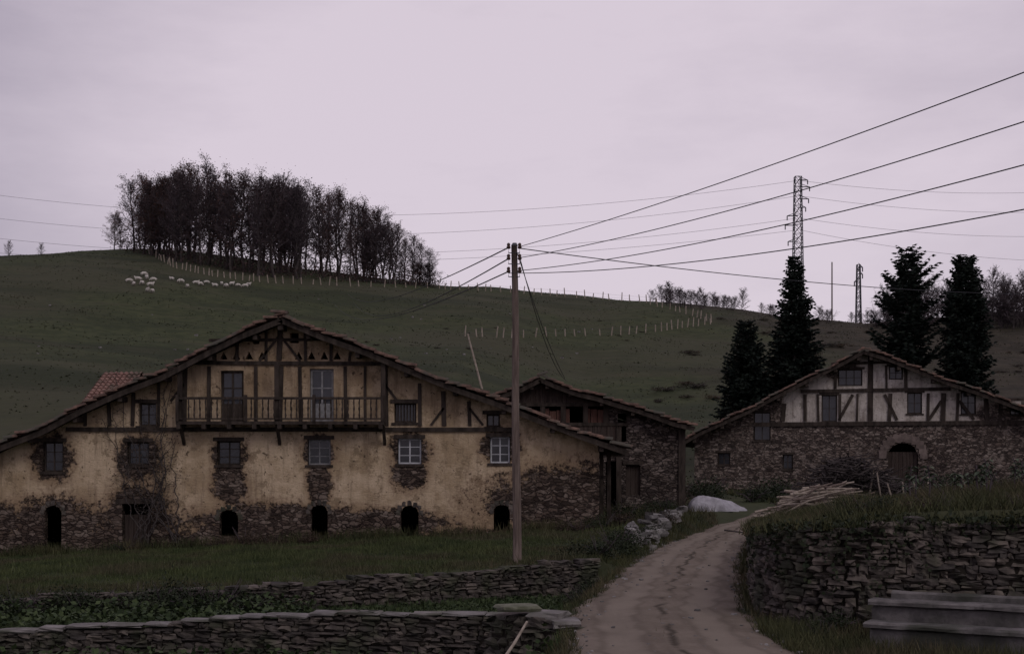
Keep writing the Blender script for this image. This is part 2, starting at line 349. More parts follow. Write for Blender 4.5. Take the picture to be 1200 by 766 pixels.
def drywall(name,path,zt,zb,thick=.45,h=.13,sl=.34,mats=None,ragged=.5,origin=None,parent=None,cap=False,tl=.05,**k):
    path=np.array(path,float); seg=np.linalg.norm(np.diff(path,axis=0),axis=1); S=np.concatenate([[0],np.cumsum(seg)]); L=S[-1]
    zt=np.array(zt,float); zb=np.array(zb,float)
    px=lambda s:np.interp(s,S,path[:,0]); py=lambda s:np.interp(s,S,path[:,1])
    ft=lambda s:np.interp(s,S,zt)+.025*math.sin(s*1.1)+.015*math.sin(s*2.7+1)-(0 if cap else .02); fb=lambda s:np.interp(s,S,zb)
    ang=lambda c:math.atan2(py(min(c+.15,L))-py(max(c-.15,0)),px(min(c+.15,L))-px(max(c-.15,0)))
    mb=MB(); n=max(2,int(L/.5))
    ss=np.linspace(0,L,n); V=[]
    for s in ss:
        a=ang(s); nn=np.array([-math.sin(a),math.cos(a)])*(thick*.5-.06)
        x,y=px(s),py(s)
        for q,z in ((-1,fb(s)-.3),(1,fb(s)-.3),(1,ft(s)-.1),(-1,ft(s)-.1)): V.append((x+nn[0]*q,y+nn[1]*q,z))
    Fs=[]
    for i in range(n-1):
        for j in range(4): kk=(j+1)%4; Fs.append([i*4+j,i*4+kk,(i+1)*4+kk,(i+1)*4+j])
    Fs+= [[0,1,2,3],[(n-1)*4+j for j in (3,2,1,0)]]
    mb.add(V,Fs,1)
    z=zb.min()-.1; tb=.06 if cap else 0
    while z<zt.max()+h:
        s=R.uniform(-.2,0); hh=h*R.uniform(.7,1.3)
        while s<L:
            l=sl*R.choice([R.uniform(.35,.8),R.uniform(.6,1.3),R.uniform(1.1,1.7)]); c=s+l/2
            if c<L and z+hh*.5>fb(c)-.15 and z+hh*.5<ft(c)-tb+R.uniform(-ragged,ragged)*h:
                sh=hh*R.uniform(.75,1.25); wv=.02*math.sin(c*1.7+z*3)
                stone(mb,(px(c),py(c),z+hh/2+wv+R.uniform(-.012,.012)),(l*R.uniform(.92,1.03),thick*R.uniform(.93,1.07),sh),ang(c)+R.uniform(-.04,.04),.13,0,R.uniform(-tl,tl))
            s+=l
        z+=hh
    if cap:
        s=0
        while s<L:
            l=R.uniform(.4,1.); c=min(s+l/2,L)
            stone(mb,(px(c),py(c)+R.uniform(-.02,.02),ft(c)-.03+R.uniform(-.01,.01)),(l*.99,thick*R.uniform(1.05,1.2),R.uniform(.05,.075)),ang(c)+R.uniform(-.04,.04),.06,2,R.uniform(-.03,.03))
            s+=l
    return obj(name,mb,mats or [M['stone'],M['joint'],M['cap']],origin=origin if origin is not None else (path[0,0],path[0,1],zb[0]),parent=parent,**k)
wx=[-22,-12,-8,-4.5,-2,0,1.2,2.1]; wy=[float(np.interp(x,*WU)) for x in wx]
drywall('stone_wall',list(zip(wx,wy)),[Tz(x,y+.7)+.03 for x,y in zip(wx,wy)],[-.55]*8,.42,.09,.24,ragged=.3,label='low dry stone terrace wall below the farmhouse lawn',category='wall')
wx=[-22,-12,-9.7,-4.9,-2,-.2]; wy=[float(np.interp(x,*WL)) for x in wx]
drywall('stone_wall',list(zip(wx,wy)),[-.5,-.4,-.28,.04,.15,.2],[-1.1]*6,.42,.085,.24,cap=True,ragged=.1,label='long low dry stone garden wall with pale coping',category='wall')
pier=empty('stone_pier',(.35,24.4,-.6),label='squat rubble gate pier with mossy slab caps beside the road',category='wall')
drywall('pier_masonry',[(-.15,24.9),(.45,24.3),(1.0,23.9)],[.36,.3,.22],[-.7,-.7,-.3],.7,.12,.28,parent=pier,origin=(.35,24.4,-.6))
mb=MB(); stone(mb,(.1,24.35,.45),(.72,.6,.1),.3,.05); obj('cap_slab',mb,M['moss'],parent=pier)
mb=MB(); stone(mb,(.62,24.2,.34),(.6,.62,.13),-.4,.08); obj('cap_slab',mb,M['cap'],parent=pier)
mb=MB(); stone(mb,(.88,23.95,.24),(.5,.6,.12),.2,.08); obj('cap_slab',mb,M['cap'],parent=pier)
mb=MB(); mb.tube([(-.25,22.6,-.35),(.05,23.3,.0),(.25,23.75,.28)],[.03,.026,.02],7)
obj('wooden_stake',mb,M['pale'],origin=(-.25,22.6,-.35),label='pale wooden stake leaning on the stone pier',category='stake')
WP=np.array([(14,22.8),(10.5,23.5),(9,24.0),(7,24.3),(5.8,24.3),(5.3,24.55),(4.98,25.2),(4.8,26.5),(5.1,29),(5.8,33),(6.65,38),(8.0,45),(9.2,50)])
WZ=[1.95,1.95,1.95,1.93,1.88,1.82,1.76,1.65,1.45,1.3,1.15,.9,.8]
drywall('stone_wall',WP,WZ,[.1]*13,.5,.115,.25,ragged=.6,tl=.07,mats=[M['darkstone'],M['joint'],M['cap']],label='tall dry stone retaining wall with rounded end beside the road',category='wall')
mb=MB()
for i in range(95):
    u=R.random(); x=3.7+u*2.7+R.gauss(0,.13); y=42.5+u*12.5; s=R.uniform(.12,.36)
    stone(mb,(x,y,Tz(x,y)+abs(R.gauss(.08,.16))),(s*1.4,s,s*.6),R.uniform(0,3),.18,0,R.uniform(-.3,.3))
obj('rubble_wall',mb,M['palestone'],origin=(3.5,42.5,.3),label='tumbled low wall of pale stones along the road verge',category='wall')
tr=empty('water_trough',(5.9,22.9,.15),label='long stained concrete washing trough against the retaining wall',category='trough')
def rbox(x0,x1,y0,y1,z0,z1,seed=0):
    mb=MB(); rr=np.random.RandomState(seed); n=max(2,int((x1-x0)/.3)); V=[]
    for i in range(n+1):
        x=x0+(x1-x0)*i/n
        for (y,z) in ((y0,z0),(y0,z1-.025),(y0+.025,z1),(y1-.025,z1),(y1,z1-.025),(y1,z0)): V.append((x+rr.normal(0,.008),y+rr.normal(0,.006),z+rr.normal(0,.005)))
    Fs=[[i*6+j,i*6+(j+1)%6,(i+1)*6+(j+1)%6,(i+1)*6+j] for i in range(n) for j in range(6)]+[list(range(6))[::-1],[n*6+j for j in range(6)]]
    mb.add(V,Fs); return mb
obj('basin',rbox(5.9,12,22.5,22.75,.0,.68,1),M['concrete'],parent=tr)
obj('back_wall',rbox(5.95,12,23.5,23.7,.0,.82,2),M['concrete'],parent=tr)
obj('end_wall',rbox(5.92,6.12,22.76,23.49,.0,.68,3),M['concrete'],parent=tr)
obj('basin_floor',rbox(6.13,12,22.76,23.49,.0,.4,3),M['concrete'],parent=tr)
obj('rim_slab',rbox(5.86,12.05,22.4,22.82,.705,.78,4),M['concrete'],parent=tr)
obj('front_step',rbox(6.1,12,21.6,22.49,.0,.42,5),M['concrete'],parent=tr)
obj('step_slab',rbox(6.02,12.05,21.52,21.95,.445,.52,6),M['concrete'],parent=tr)
tr.rotation_euler=(0,0,-.5)
# ---------------------------------------------------------------- buildings
def facade(mb,xl,xr,zb,zt,ops,y,extra=(),reveal=.35,mat=0):
    cuts={round(xl,4),round(xr,4)}|{round(float(e),4) for e in extra}
    for o in ops:
        n={'rect':1,'tri':2,'arch':8}[o['k']]
        for i in range(n+1): cuts.add(round(o['x0']+(o['x1']-o['x0'])*i/n,4))
    def top(o,x):
        u=(x-o['x0'])/(o['x1']-o['x0']); u=min(1,max(0,u))
        if o['k']=='rect': return o['z1']
        if o['k']=='tri': return o['z0']+.01+(o['z1']-o['z0'])*(1-abs(2*u-1))
        w=(o['x1']-o['x0'])/2; return o['z1']-w*.8+w*.8*math.sqrt(max(0,1-(2*u-1)**2))
    cs=sorted(c for c in cuts if xl-1e-3<=c<=xr+1e-3)
    for a,b in zip(cs[:-1],cs[1:]):
        if b-a<5e-4: continue
        mid=(a+b)/2; col=sorted([o for o in ops if o['x0']<mid<o['x1']],key=lambda o:o['z0'])
        ca,cb=zb,zb
        for o in col:
            mb.quad((a,y,ca),(b,y,cb),(b,y,o['z0']),(a,y,o['z0']),mat)
            mb.quad((a,y,o['z0']),(b,y,o['z0']),(b,y+reveal,o['z0']),(a,y+reveal,o['z0']),mat)
            ca,cb=top(o,a),top(o,b)
            mb.quad((a,y+reveal,ca),(b,y+reveal,cb),(b,y,cb),(a,y,ca),mat)
        mb.quad((a,y,ca),(b,y,cb),(b,y,zt(b)),(a,y,zt(a)),mat)
    for o in ops:
        for x in (o['x0'],o['x1']):
            mb.quad((x,y,o['z0']),(x,y+reveal,o['z0']),(x,y+reveal,top(o,x)),(x,y,top(o,x)),mat)
def roof_side(mb,ex,ez,rx,rz,y0,y1,tile=.36,per=.25,sag=.06,seed=0):
    rr=np.random.RandomState(seed+5)
    E=np.array([ex,ez]);Rg=np.array([rx,rz]); L=np.linalg.norm(Rg-E); d=(Rg-E)/L; n=np.array([-d[1],d[0]])
    if n[1]<0: n=-n
    nc=int(L/tile); nt=int((y1-y0)/per); prof=[0,.05,.075,.05]
    wav=lambda s:.045*math.sin(s*1.3+seed)+.025*math.sin(s*2.9+seed*2)
    vs=np.array([ (j+q/4)*per for j in range(nt) for q in range(4)]+[nt*per])+y0
    pr=np.array([prof[q] for j in range(nt) for q in range(4)]+[0])
    rows=[]
    for c in range(nc):
        jit=np.repeat(rr.normal(0,.014,nt),4); jit=np.append(jit,0)
        for s,hh in ((c*tile-.03,.055),((c+1)*tile-.005,.0)):
            sg=-sag*math.sin(math.pi*min(1,max(0,s/L)))+wav(s)
            w=sg*np.ones(len(vs))+.03*np.sin((vs-y0)*.9+s)*np.clip(vs-y0,0,1)
            q=E[None]+d[None]*s+n[None]*(pr+hh+jit+w)[:,None]
            rows.append(np.stack([q[:,0],vs,q[:,1]],1))
    V=np.concatenate(rows); m_=len(vs); i=(np.arange(len(rows)-1)[:,None]*m_+np.arange(m_-1)[None]).ravel()
    mb.add(V,np.stack([i,i+1,i+m_+1,i+m_],1),0)
    for c in range(nc+1):
        s0=c*tile-.05+rr.normal(0,.03); s1=s0+tile+.08; h0=.065+rr.normal(0,.035); h1=.0+rr.normal(0,.015)
        W=[]
        for s,hh in ((s0,h0),(s1,h1)):
            sg=-sag*math.sin(math.pi*min(1,max(0,s/L)))+wav(s)
            for a in np.linspace(0,math.pi,6):
                q=E+d*s+n*(hh+sg+.02+.1*math.sin(a)); W.append((q[0],y0+.03-.12*math.cos(a)+rr.normal(0,.004),q[1]))
        mb.add(W,[[j,j+1,j+7,j+6] for j in range(5)]+[[1,7,6,0]]+[[0,1,2,3,4,5]],0)
    K_=8
    for k in range(K_):
        W=[]
        for u in (k/K_,(k+1)/K_):
            s=u*L; sg=-sag*math.sin(math.pi*u)+wav(s)
            for off in (-.02,-.1):
                q=E+d*s+n*(sg+off); W+= [(q[0],y0+.02,q[1]),(q[0],y1,q[1])]
        mb.add(W,[[0,1,5,4],[2,6,7,3],[0,4,6,2],[1,3,7,5]],1)
        a=E+d*(k/K_*L)+n*(-.14-sag*math.sin(math.pi*k/K_)+wav(k/K_*L)); b=E+d*((k+1)/K_*L)+n*(-.14-sag*math.sin(math.pi*(k+1)/K_)+wav((k+1)/K_*L))
        mb.beam((a[0],y0+.05,a[1]),(b[0],y0+.05,b[1]),.12,.05,1)
def window(parent,x0,x1,z0,z1,y,style='white',rec=.15,bars=(2,3),sill=True,lintel=True):
    m_=M['white'] if style=='white' else (M['greyp'] if style=='grey' else M['timber'])
    f=.05; mb=MB(); yy=y+rec
    mb.box(x0,x0+f,yy,yy+.06,z0,z1); mb.box(x1-f,x1,yy,yy+.06,z0,z1); mb.box(x0+f,x1-f,yy,yy+.06,z0,z0+f); mb.box(x0+f,x1-f,yy,yy+.06,z1-f,z1)
    nx_,nz_=bars
    for i in range(1,nx_):
        x=x0+(x1-x0)*i/nx_; mb.box(x-.022,x+.022,yy+.008,yy+.05,z0+f,z1-f)
    for i in range(1,nz_):
        z=z0+(z1-z0)*i/nz_; mb.box(x0+f,x1-f,yy+.012,yy+.044,z-.012,z+.012)
    w=obj('window',mb,m_,parent=parent,origin=((x0+x1)/2,yy,z0))
    mb=MB(); mb.box(x0+.01,x1-.01,yy+.03,yy+.036,z0+.01,z1-.01)
    obj('pane',mb,M['glass'],parent=w)
    if sill: obj('sill',MB().box(x0-.1,x1+.1,y-.05,y+.12,z0-.09,z0-.004),M['timber'],parent=w)
    if lintel: obj('lintel',MB().box(x0-.14,x1+.14,y-.035,y+.1,z1+.004,z1+.13),M['timber'],parent=w)
    return w
def opn(S,y,cx,py0,py1,w,k='rect'):
    fx=lambda p:(p-600)/S; fz=lambda q:EZ+(HY-q)/S
    return dict(x0=fx(cx-w/2),x1=fx(cx+w/2),z0=fz(py1),z1=fz(py0),k=k)
def shell(mb,xl,xr,zb,zt,y0,y1,ridge,mat=0):
    mb.quad((xl,y0,zb),(xl,y1,zb),(xl,y1,zt(xl)),(xl,y0,zt(xl)),mat)
    mb.quad((xr,y1,zb),(xr,y0,zb),(xr,y0,zt(xr)),(xr,y1,zt(xr)),mat)
    mb.add([(xr,y1,zb),(xl,y1,zb),(xl,y1,zt(xl)),(ridge,y1,zt(ridge)),(xr,y1,zt(xr))],[[0,1,2,3,4]],mat)
# ======== farmhouse 1
D=47.6; S=F/D; fx=lambda p:(p-600)/S; fz=lambda q:EZ+(HY-q)/S
hb=(fx(340),D,0.1)
H1=empty('farmhouse',hb,label='large old ochre plastered farmhouse with wooden balcony and crumbling stone base',category='house')
Dv=46.75
E1=P(-50,543,Dv);RG=P(328,370,Dv);E2=P(738,528,Dv)
def zt1(x):
    if x<RG[0]: z=E1[2]+(RG[2]-E1[2])*(x-E1[0])/(RG[0]-E1[0])
    else: z=RG[2]+(E2[2]-RG[2])*(x-RG[0])/(E2[0]-RG[0])
    return z-.16
lowwin=[(62,517,553,24),(162,517,545,26),(268,516,545,28),(374,514,545,27),(480,513,544,28),(586,511,543,24)]
ops=[opn(S,D,*w) for w in lowwin]
arch=[opn(S,D,62,592,642,20,'arch'),opn(S,D,268,597,628,22,'arch'),opn(S,D,374,591,632,20,'arch'),opn(S,D,480,592,628,21,'arch'),opn(S,D,588,591,622,19,'arch')]
door=opn(S,D,160,590,650,34)
up=[opn(S,D,173,472,499,21),opn(S,D,475,472,495,26),opn(S,D,578,485,500,16)]
bal=[opn(S,D,272,434,494,27),opn(S,D,377,432,494,28)]
tri=[opn(S,D,p,412,421,9,'tri') for p in (262,277,292,307,350,365,380,395)]
att=[opn(S,D,300,393,403,8),opn(S,D,345,390,402,10)]
allo=ops+arch+[door]+up+bal+tri+att
W=wallmat('farmhouse_plaster',hb,(.4,.3,.19),(.62,.49,.34),(.19,.138,.095),
  [(fx(670),fz(588),2.9,1.2),(fx(268),fz(566),.55,.8),(fx(374),fz(570),.4,.9),(fx(480),fz(554),.6,.6),(fx(480),fz(530),.65,.65),(fx(374),fz(530),.55,.6),(fx(586),fz(522),.65,.6),(fx(268),fz(532),.55,.55),
   (fx(62),fz(536),.7,.8),(fx(162),fz(536),.65,.75),(fx(330),fz(612),3.4,.6),(fx(60),fz(615),1.7,.9),(fx(160),fz(608),1.2,1.1),(fx(-10),fz(610),1.5,.6),(fx(565),fz(455),.6,.4),(fx(440),fz(612),2.5,.45)],(fz(620),.7),.7,nscale=1.5,topdark=(fz(508),fz(430),.8),lim=-.78,under=.75)
mb=MB(); xl,xr=fx(-14),fx(702)
facade(mb,xl,xr,-.9,zt1,allo,D,[RG[0]])
shell(mb,xl,xr,-.9,zt1,D,57.2,RG[0])
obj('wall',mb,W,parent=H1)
mb=MB()
roof_side(mb,E1[0],E1[2],RG[0],RG[2],Dv,57.8,seed=1); roof_side(mb,E2[0],E2[2],RG[0],RG[2],Dv,57.8,seed=2)
for i in range(30):
    y=Dv+i*.37; mb.tube([(RG[0],y,RG[2]+.06),(RG[0],y+.42,RG[2]+.03)],[.13,.11],8)
obj('roof',mb,[M['tile'],M['timber']],parent=H1)
for (A,B) in ((E1,RG),(E2,RG)):
    for u in (.08,.22,.36,.5,.64,.78,.92):
        q=A+(B-A)*u; obj('rafter',MB().box(q[0]-.07,q[0]+.07,Dv+.12,D+.3,q[2]-.38,q[2]-.21),M['timber'],parent=H1)
obj('ridge_beam',MB().box(RG[0]-.09,RG[0]+.09,Dv+.1,D+.3,RG[2]-.45,RG[2]-.22),M['timber'],parent=H1)
for i in range(14):
    y=D+.4+i*.68; obj('rafter',MB().beam((fx(700),y,zt1(fx(700))+.0),(E2[0]-.05,y,E2[2]-.18),.08,.1),M['timber'],parent=H1)
mb=MB()
def hb_(p0,p1,q,h,pr=.06):
    w1=R.uniform(-.8,.8); mb.beam((fx(p0),D-pr/2+.025,fz(q+w1)),(fx(p1),D-pr/2+.025,fz(q-w1)),h/S,pr+.05)
def vb_(p,q0,q1,w,pr=.05):
    l=R.uniform(-1.,1.); mb.beam((fx(p+l),D-pr/2+.025,fz(q1)),(fx(p-l),D-pr/2+.025,fz(q0)),(w/S)*R.uniform(.75,1.),pr+.05)
hb_(78,602,503,5,.08); hb_(205,458,425.5,4.5,.07); hb_(245,415,398,3.5,.055)
for p,q0,q1,w in ((216,420,499,8),(328,376,422,8),(328,429,499,9),(451,429,499,8),(128,468,499,5),(245,429,499,4),(300,429,499,5),(352,429,499,5),(405,429,499,4),(428,429,499,4),(492,449,499,5),(520,458,499,6),(550,470,499,5),(186,448,499,4),(156,460,499,5),
   (278,400,423,4),(252,410,423,4),(312,385,423,4),(358,388,423,4),(388,401,423,4),(410,412,423,4),(100,482,499,4)): vb_(p,q0,q1,w,.045)
for a,b_ in (((330,395),(352,423)),((326,395),(304,423)),((216,450),(200,470)),((451,450),(466,470)),((520,478),(505,498)),((550,478),(566,498))):
    mb.beam((fx(a[0]),D-.02,fz(a[1])),(fx(b_[0]),D-.02,fz(b_[1])),.08,.05)
obj('timber_frame',mb,M['timber'],parent=H1)
for i,(w_) in enumerate(ops):
    st=['dark','dark','dark','grey','white','white'][i]
    window(H1,w_['x0']+.02,w_['x1']-.02,w_['z0']+.02,w_['z1']-.02,D,st,bars=(2,3))
for u_,bb in ((up[0],(2,2)),(up[2],(2,1)),(up[1],(7,1))): window(H1,u_['x0']+.01,u_['x1']-.01,u_['z0']+.01,u_['z1']-.01,D,'dark',bars=bb)
for o_,c in ((bal[0],'timber'),(bal[1],'greyp')):
    mb=MB(); x0,x1,z0,z1=o_['x0']+.01,o_['x1']-.01,o_['z0']+.01,o_['z1']-.01
    mb.box(x0,x0+.07,D+.12,D+.2,z0,z1);mb.box(x1-.07,x1,D+.12,D+.2,z0,z1);mb.box(x0+.07,x1-.07,D+.12,D+.2,z1-.08,z1);mb.box(x0+.07,x1-.07,D+.12,D+.2,z0,z0+.6)
    xm=(x0+x1)/2; mb.box(xm-.03,xm+.03,D+.11,D+.19,z0+.6,z1-.08); mb.box(x0+.07,x1-.07,D+.125,D+.18,z0+1.1,z0+1.14)
    d_=obj('door',mb,M[c],parent=H1,origin=(xm,D+.15,z0)); mb=MB(); mb.box(x0+.07,x1-.07,D+.16,D+.165,z0+.6,z1-.08); obj('pane',mb,M['glass'],parent=d_)
mb=MB(); x0,x1=door['x0']+.02,door['x1']-.02; z0,z1=door['z0'],door['z1']-.02; nb=6
for i in range(nb): mb.box(x0+(x1-x0)*i/nb+.006,x0+(x1-x0)*(i+1)/nb-.006,D+.22,D+.26+.008*(i%2),z0,z1-.35)
obj('door',mb,M['board'],parent=H1,origin=(x0,D+.2,z0))
obj('lintel',MB().box(door['x0']-.2,door['x1']+.2,D-.04,D+.2,door['z1']+.003,door['z1']+.17),M['timber'],parent=H1)
for o_ in arch:
    mb=MB(); w=(o_['x1']-o_['x0'])/2; cx=(o_['x0']+o_['x1'])/2; zc=o_['z1']-w*.8
    for a in np.linspace(0,math.pi,7):
        stone(mb,(cx+math.cos(a)*(w+.08),D+.05,zc+math.sin(a)*(w*.8+.08)),(.15,.14,.18),0,.12)
    obj('stone_arch',mb,M['darkstone'],parent=H1,origin=(cx,D,zc))
bl=MB(); x0,x1=fx(212),fx(452); yb=D-.75; zf=fz(494)
bl.box(x0,x1,yb,D-.062,zf-.1,zf)
for i in range(9):
    x=x0+.1+(x1-x0-.2)*i/8; bl.box(x-.06,x+.06,yb-.1,D-.07,zf-.25,zf-.105)
B=obj('balcony',bl,M['timber'],parent=H1,origin=(x0,yb,zf))
bl=MB(); Sv=F/yb; zr_=EZ+(HY-466)/Sv
bl.box(x0,x1,yb-.03,yb+.05,zr_-.05,zr_+.03); bl.box(x0,x1,yb-.015,yb+.035,zf+.06,zf+.11)
n_=36
for i in range(n_+1):
    x=x0+.05+(x1-x0-.1)*i/n_
    if i%12==0: bl.box(x-.05,x+.05,yb-.035,yb+.055,zf,zr_+.1)
    else:
        zz=np.linspace(zf+.1,zr_-.05,7); bl.tube([(x+R.uniform(-.008,.008),yb+.01,z) for z in zz],[.02,.03,.017,.034,.017,.028,.018],6)
obj('railing',bl,M['timber'],parent=B)
for p in (216,328,451):
    x=fx(p); top=zt1(x)-.1; obj('post',MB().box(x-.075,x+.075,yb+.06,yb+.2,zf,top if p!=328 else fz(425)),M['timber'],parent=B)
    obj('bracket',MB().beam((x,yb+.13,zf-.1),(x,D,zf-.75),.1,.1,up=(1,0,0)),M['timber'],parent=B)
x=fx(716)
for y in (48.6,52.6): obj('eave_post',MB().box(x-.07,x+.07,y,y+.14,.4,zt1(x)-.1),M['timber'],parent=H1)
obj('brace',MB().box(fx(704),x-.08,48.62,48.72,2.2,2.32),M['timber'],parent=H1)
# climbing vine
vn=MB(); tips=[]
for i in range(14):
    x=fx(R.uniform(155,180)) if i<9 else fx(R.uniform(195,214)); z=.0; pts=[(x,D-.09,z)]; tx=fx(R.choice([R.uniform(120,165),R.uniform(190,226)])); h_=R.choice([R.uniform(2.5,4),R.uniform(4,6.2)])
    nseg=30
    for k in range(1,nseg):
        x+=(tx-x)*.06+R.uniform(-.1,.1); z+=h_/nseg; pts.append((x,D-.09-R.uniform(0,.07),z))
        if k>9 and R.random()<.85:
            a=R.uniform(-.6,3.8); l=R.uniform(.12,.6); e=(x+math.cos(a)*l,D-.06-R.uniform(0,.14),z+math.sin(a)*l*.8); vn.tube([pts[-1],((x+e[0])/2+R.uniform(-.06,.06),D-.1,(z+e[2])/2),e],[.008,.006,.003],3,cap=False); tips.append(e)
            if k>14: tips.append(e)
    vn.tube(pts,np.linspace(.024,.008,len(pts)),5)
C=np.array([np.array(t_)+NR.normal(0,.12,3)*[1,.3,1] for t_ in tips for _ in range(2)]); C[:,1]=np.minimum(C[:,1],D-.03)
vn.leaves(C,.065,1)
obj('climbing_vine',vn,[M['bark'],M['brown']],origin=(fx(165),D-.1,0),label='withered brown climbing vine on the farmhouse wall',category='vine')
# annex behind
AX=empty('outbuilding',(-15.4,62,0.2),label='small outbuilding with bright clay tile roof',category='building')
def tileplane(mb,x0,x1,ye,ze,yr,zr):
    n=int((x1-x0)/.22); L=math.hypot(yr-ye,zr-ze); nc=int(L/.34)
    V=[];prof=[0,.05,.075,.05]
    xs=[x0+(j+q/4)*.22 for j in range(n) for q in range(4)]; pr=[prof[q] for j in range(n) for q in range(4)]
    for c in range(nc):
        for u,hh in ((c/nc-.01,.05),((c+1)/nc,.0)):
            for x,p_ in zip(xs,pr): V.append((x,ye+(yr-ye)*u,ze+(zr-ze)*u+p_+hh+R.uniform(-.01,.01)))
    m_=len(xs); mb.add(V,[[i*m_+j,i*m_+j+1,(i+1)*m_+j+1,(i+1)*m_+j] for i in range(nc*2-1) for j in range(m_-1)])
mb=MB(); a=P(135,437,63); ax0,ax1=P(122,0,63)[0],P(170,0,63)[0]
tileplane(mb,ax0,ax1,58.6,a[2]-1.9,63,a[2]); tileplane(mb,ax0,ax1,67.4,a[2]-1.9,63,a[2])
obj('roof',mb,M['redtile'],parent=AX)
mb=MB(); xa,xb=ax0+.25,ax1-.25; mb.box(xa,xb,59.2,66.8,-.4,a[2]-1.7)
mb.add([(xa,59.2,a[2]-1.7),(xa,66.8,a[2]-1.7),(xa,63,a[2]-.1)],[[0,1,2]]); mb.add([(xb,59.2,a[2]-1.7),(xb,66.8,a[2]-1.7),(xb,63,a[2]-.1)],[[0,2,1]])
obj('wall',mb,M['rubble'],parent=AX)
# ======== barn
D=59.3; S=F/D
Dv=58.6; E1=P(452,516,Dv);RG=P(632,442,Dv);E2=P(815,499,Dv)
Bn=empty('barn',(fx(700),D,.6),label='dark timber and rubble stone barn with tiled gable roof',category='barn')
def ztb(x):
    if x<RG[0]: z=E1[2]+(RG[2]-E1[2])*(x-E1[0])/(RG[0]-E1[0])
    else: z=RG[2]+(E2[2]-RG[2])*(x-RG[0])/(E2[0]-RG[0])
    return z-.16
ops=[opn(S,D,660,474,497,100),opn(S,D,729,484,517,10),opn(S,D,742,545,580,17),opn(S,D,717,540,600,14)]
mb=MB(); xl,xr=fx(478),fx(800)
facade(mb,xl,xr,.0,ztb,ops,D,[RG[0]]); shell(mb,xl,xr,0,ztb,D,70,RG[0])
obj('wall',mb,stonewallmat('barn_masonry',((.045,.036,.034),(.145,.118,.103),(.28,.235,.21))),parent=Bn)
mb=MB(); roof_side(mb,E1[0],E1[2],RG[0],RG[2],Dv,70.5,seed=3); roof_side(mb,E2[0],E2[2],RG[0],RG[2],Dv,70.5,seed=4)
obj('roof',mb,[M['tile'],M['timber']],parent=Bn)
mb=MB(); x=fx(560)
while x<fx(738):
    w=R.uniform(.16,.24); a=fz(473); t_=min(ztb(x),ztb(x+w))
    if t_>a: mb.box(x,x+w-.012,D-.05-R.uniform(0,.02),D-.01,a+R.uniform(-.04,.02),t_)
    x+=w
obj('board_cladding',mb,M['board'],parent=Bn)
mb=MB(); x=fx(560)
while x<fx(722):
    w=R.uniform(.16,.24); mb.box(x,x+w-.012,D-.05-R.uniform(0,.02),D-.01,fz(522)+R.uniform(-.03,.03),fz(498)); x+=w
obj('board_cladding',mb,M['board'],parent=Bn)
mb=MB()
for p in (612,636,660,686,710): mb.box(fx(p-3),fx(p+3),D-.09,D+.05,fz(495),fz(476))
mb.box(fx(560),fx(736),D-.11,D-.055,fz(476),fz(472)); mb.box(fx(560),fx(736),D-.1,D-.055,fz(499),fz(495)); mb.box(fx(722),fx(728),D-.125,D+.02,fz(600),fz(500))
mb.box(fx(795),fx(803),D-.1,D+.04,fz(602),fz(503)); mb.box(fx(730),fx(753),D-.05,D+.05,fz(544),fz(540))
obj('timber_frame',mb,M['timber'],parent=Bn)
for p in (640,648,656,664,688,696,704): obj('shutter',MB().box(fx(p-3.6),fx(p+3.6),D+.1,D+.13,fz(496),fz(478+R.uniform(0,4))),M['redboard'],parent=Bn)
mb=MB()
for i in range(3): mb.box(fx(734)+i*.2,fx(734)+i*.2+.19,D+.2,D+.23,fz(580),fz(546))
obj('door',mb,M['board'],parent=Bn)
for u in (.2,.4,.6,.8,.95):
    for A in (E1,E2):
        q=A+(RG-A)*u; obj('rafter',MB().box(q[0]-.07,q[0]+.07,Dv+.1,D+.2,q[2]-.36,q[2]-.2),M['timber'],parent=Bn)
# ======== farmhouse 2
D=76.; S=F/D; Dv=75.; E1=P(797,520,Dv);RG=P(1018,409,Dv);E2=P(1280,510,Dv)
h3=(fx(1020),D,1.)
H3=empty('farmhouse',h3,label='stone farmhouse with half-timbered gable, pale panels and arched doorway',category='house')
def zt3(x):
    if x<RG[0]: z=E1[2]+(RG[2]-E1[2])*(x-E1[0])/(RG[0]-E1[0])
    else: z=RG[2]+(E2[2]-RG[2])*(x-RG[0])/(E2[0]-RG[0])
    return z-.18
w3=[opn(S,D,997,432,452,28),opn(S,D,1049,429,445,16),opn(S,D,973,462,494,18),opn(S,D,1070,460,485,17),opn(S,D,1130,459,486,17),opn(S,D,895,482,516,20),opn(S,D,850,530,545,15),opn(S,D,925,532,550,12),opn(S,D,1182,470,487,12)]
d3=opn(S,D,1057,519,575,34,'arch')
W=wallmat('pale_plaster_farmhouse',h3,(.36,.32,.28),(.6,.55,.5),(.18,.145,.125),[(fx(1018),fz(507),20.,.45),(fx(985),fz(432),.9,.5),(fx(1165),fz(485),1.2,.5)],(fz(499),.3),.3,xlim=fx(918),scols=((.065,.052,.048),(.22,.175,.15),(.37,.315,.275)),nscale=1.6,under=.8)
mb=MB(); xl,xr=fx(815),fx(1262)
facade(mb,xl,xr,.2,zt3,w3+[d3],D,[RG[0]]); shell(mb,xl,xr,.2,zt3,D,87,RG[0])
obj('wall',mb,W,parent=H3)
mb=MB(); roof_side(mb,E1[0],E1[2],RG[0],RG[2],Dv,87.6,seed=5,tile=.4); roof_side(mb,E2[0],E2[2],RG[0],RG[2],Dv,87.6,seed=6,tile=.4)
obj('roof',mb,[M['tile'],M['timber']],parent=H3)
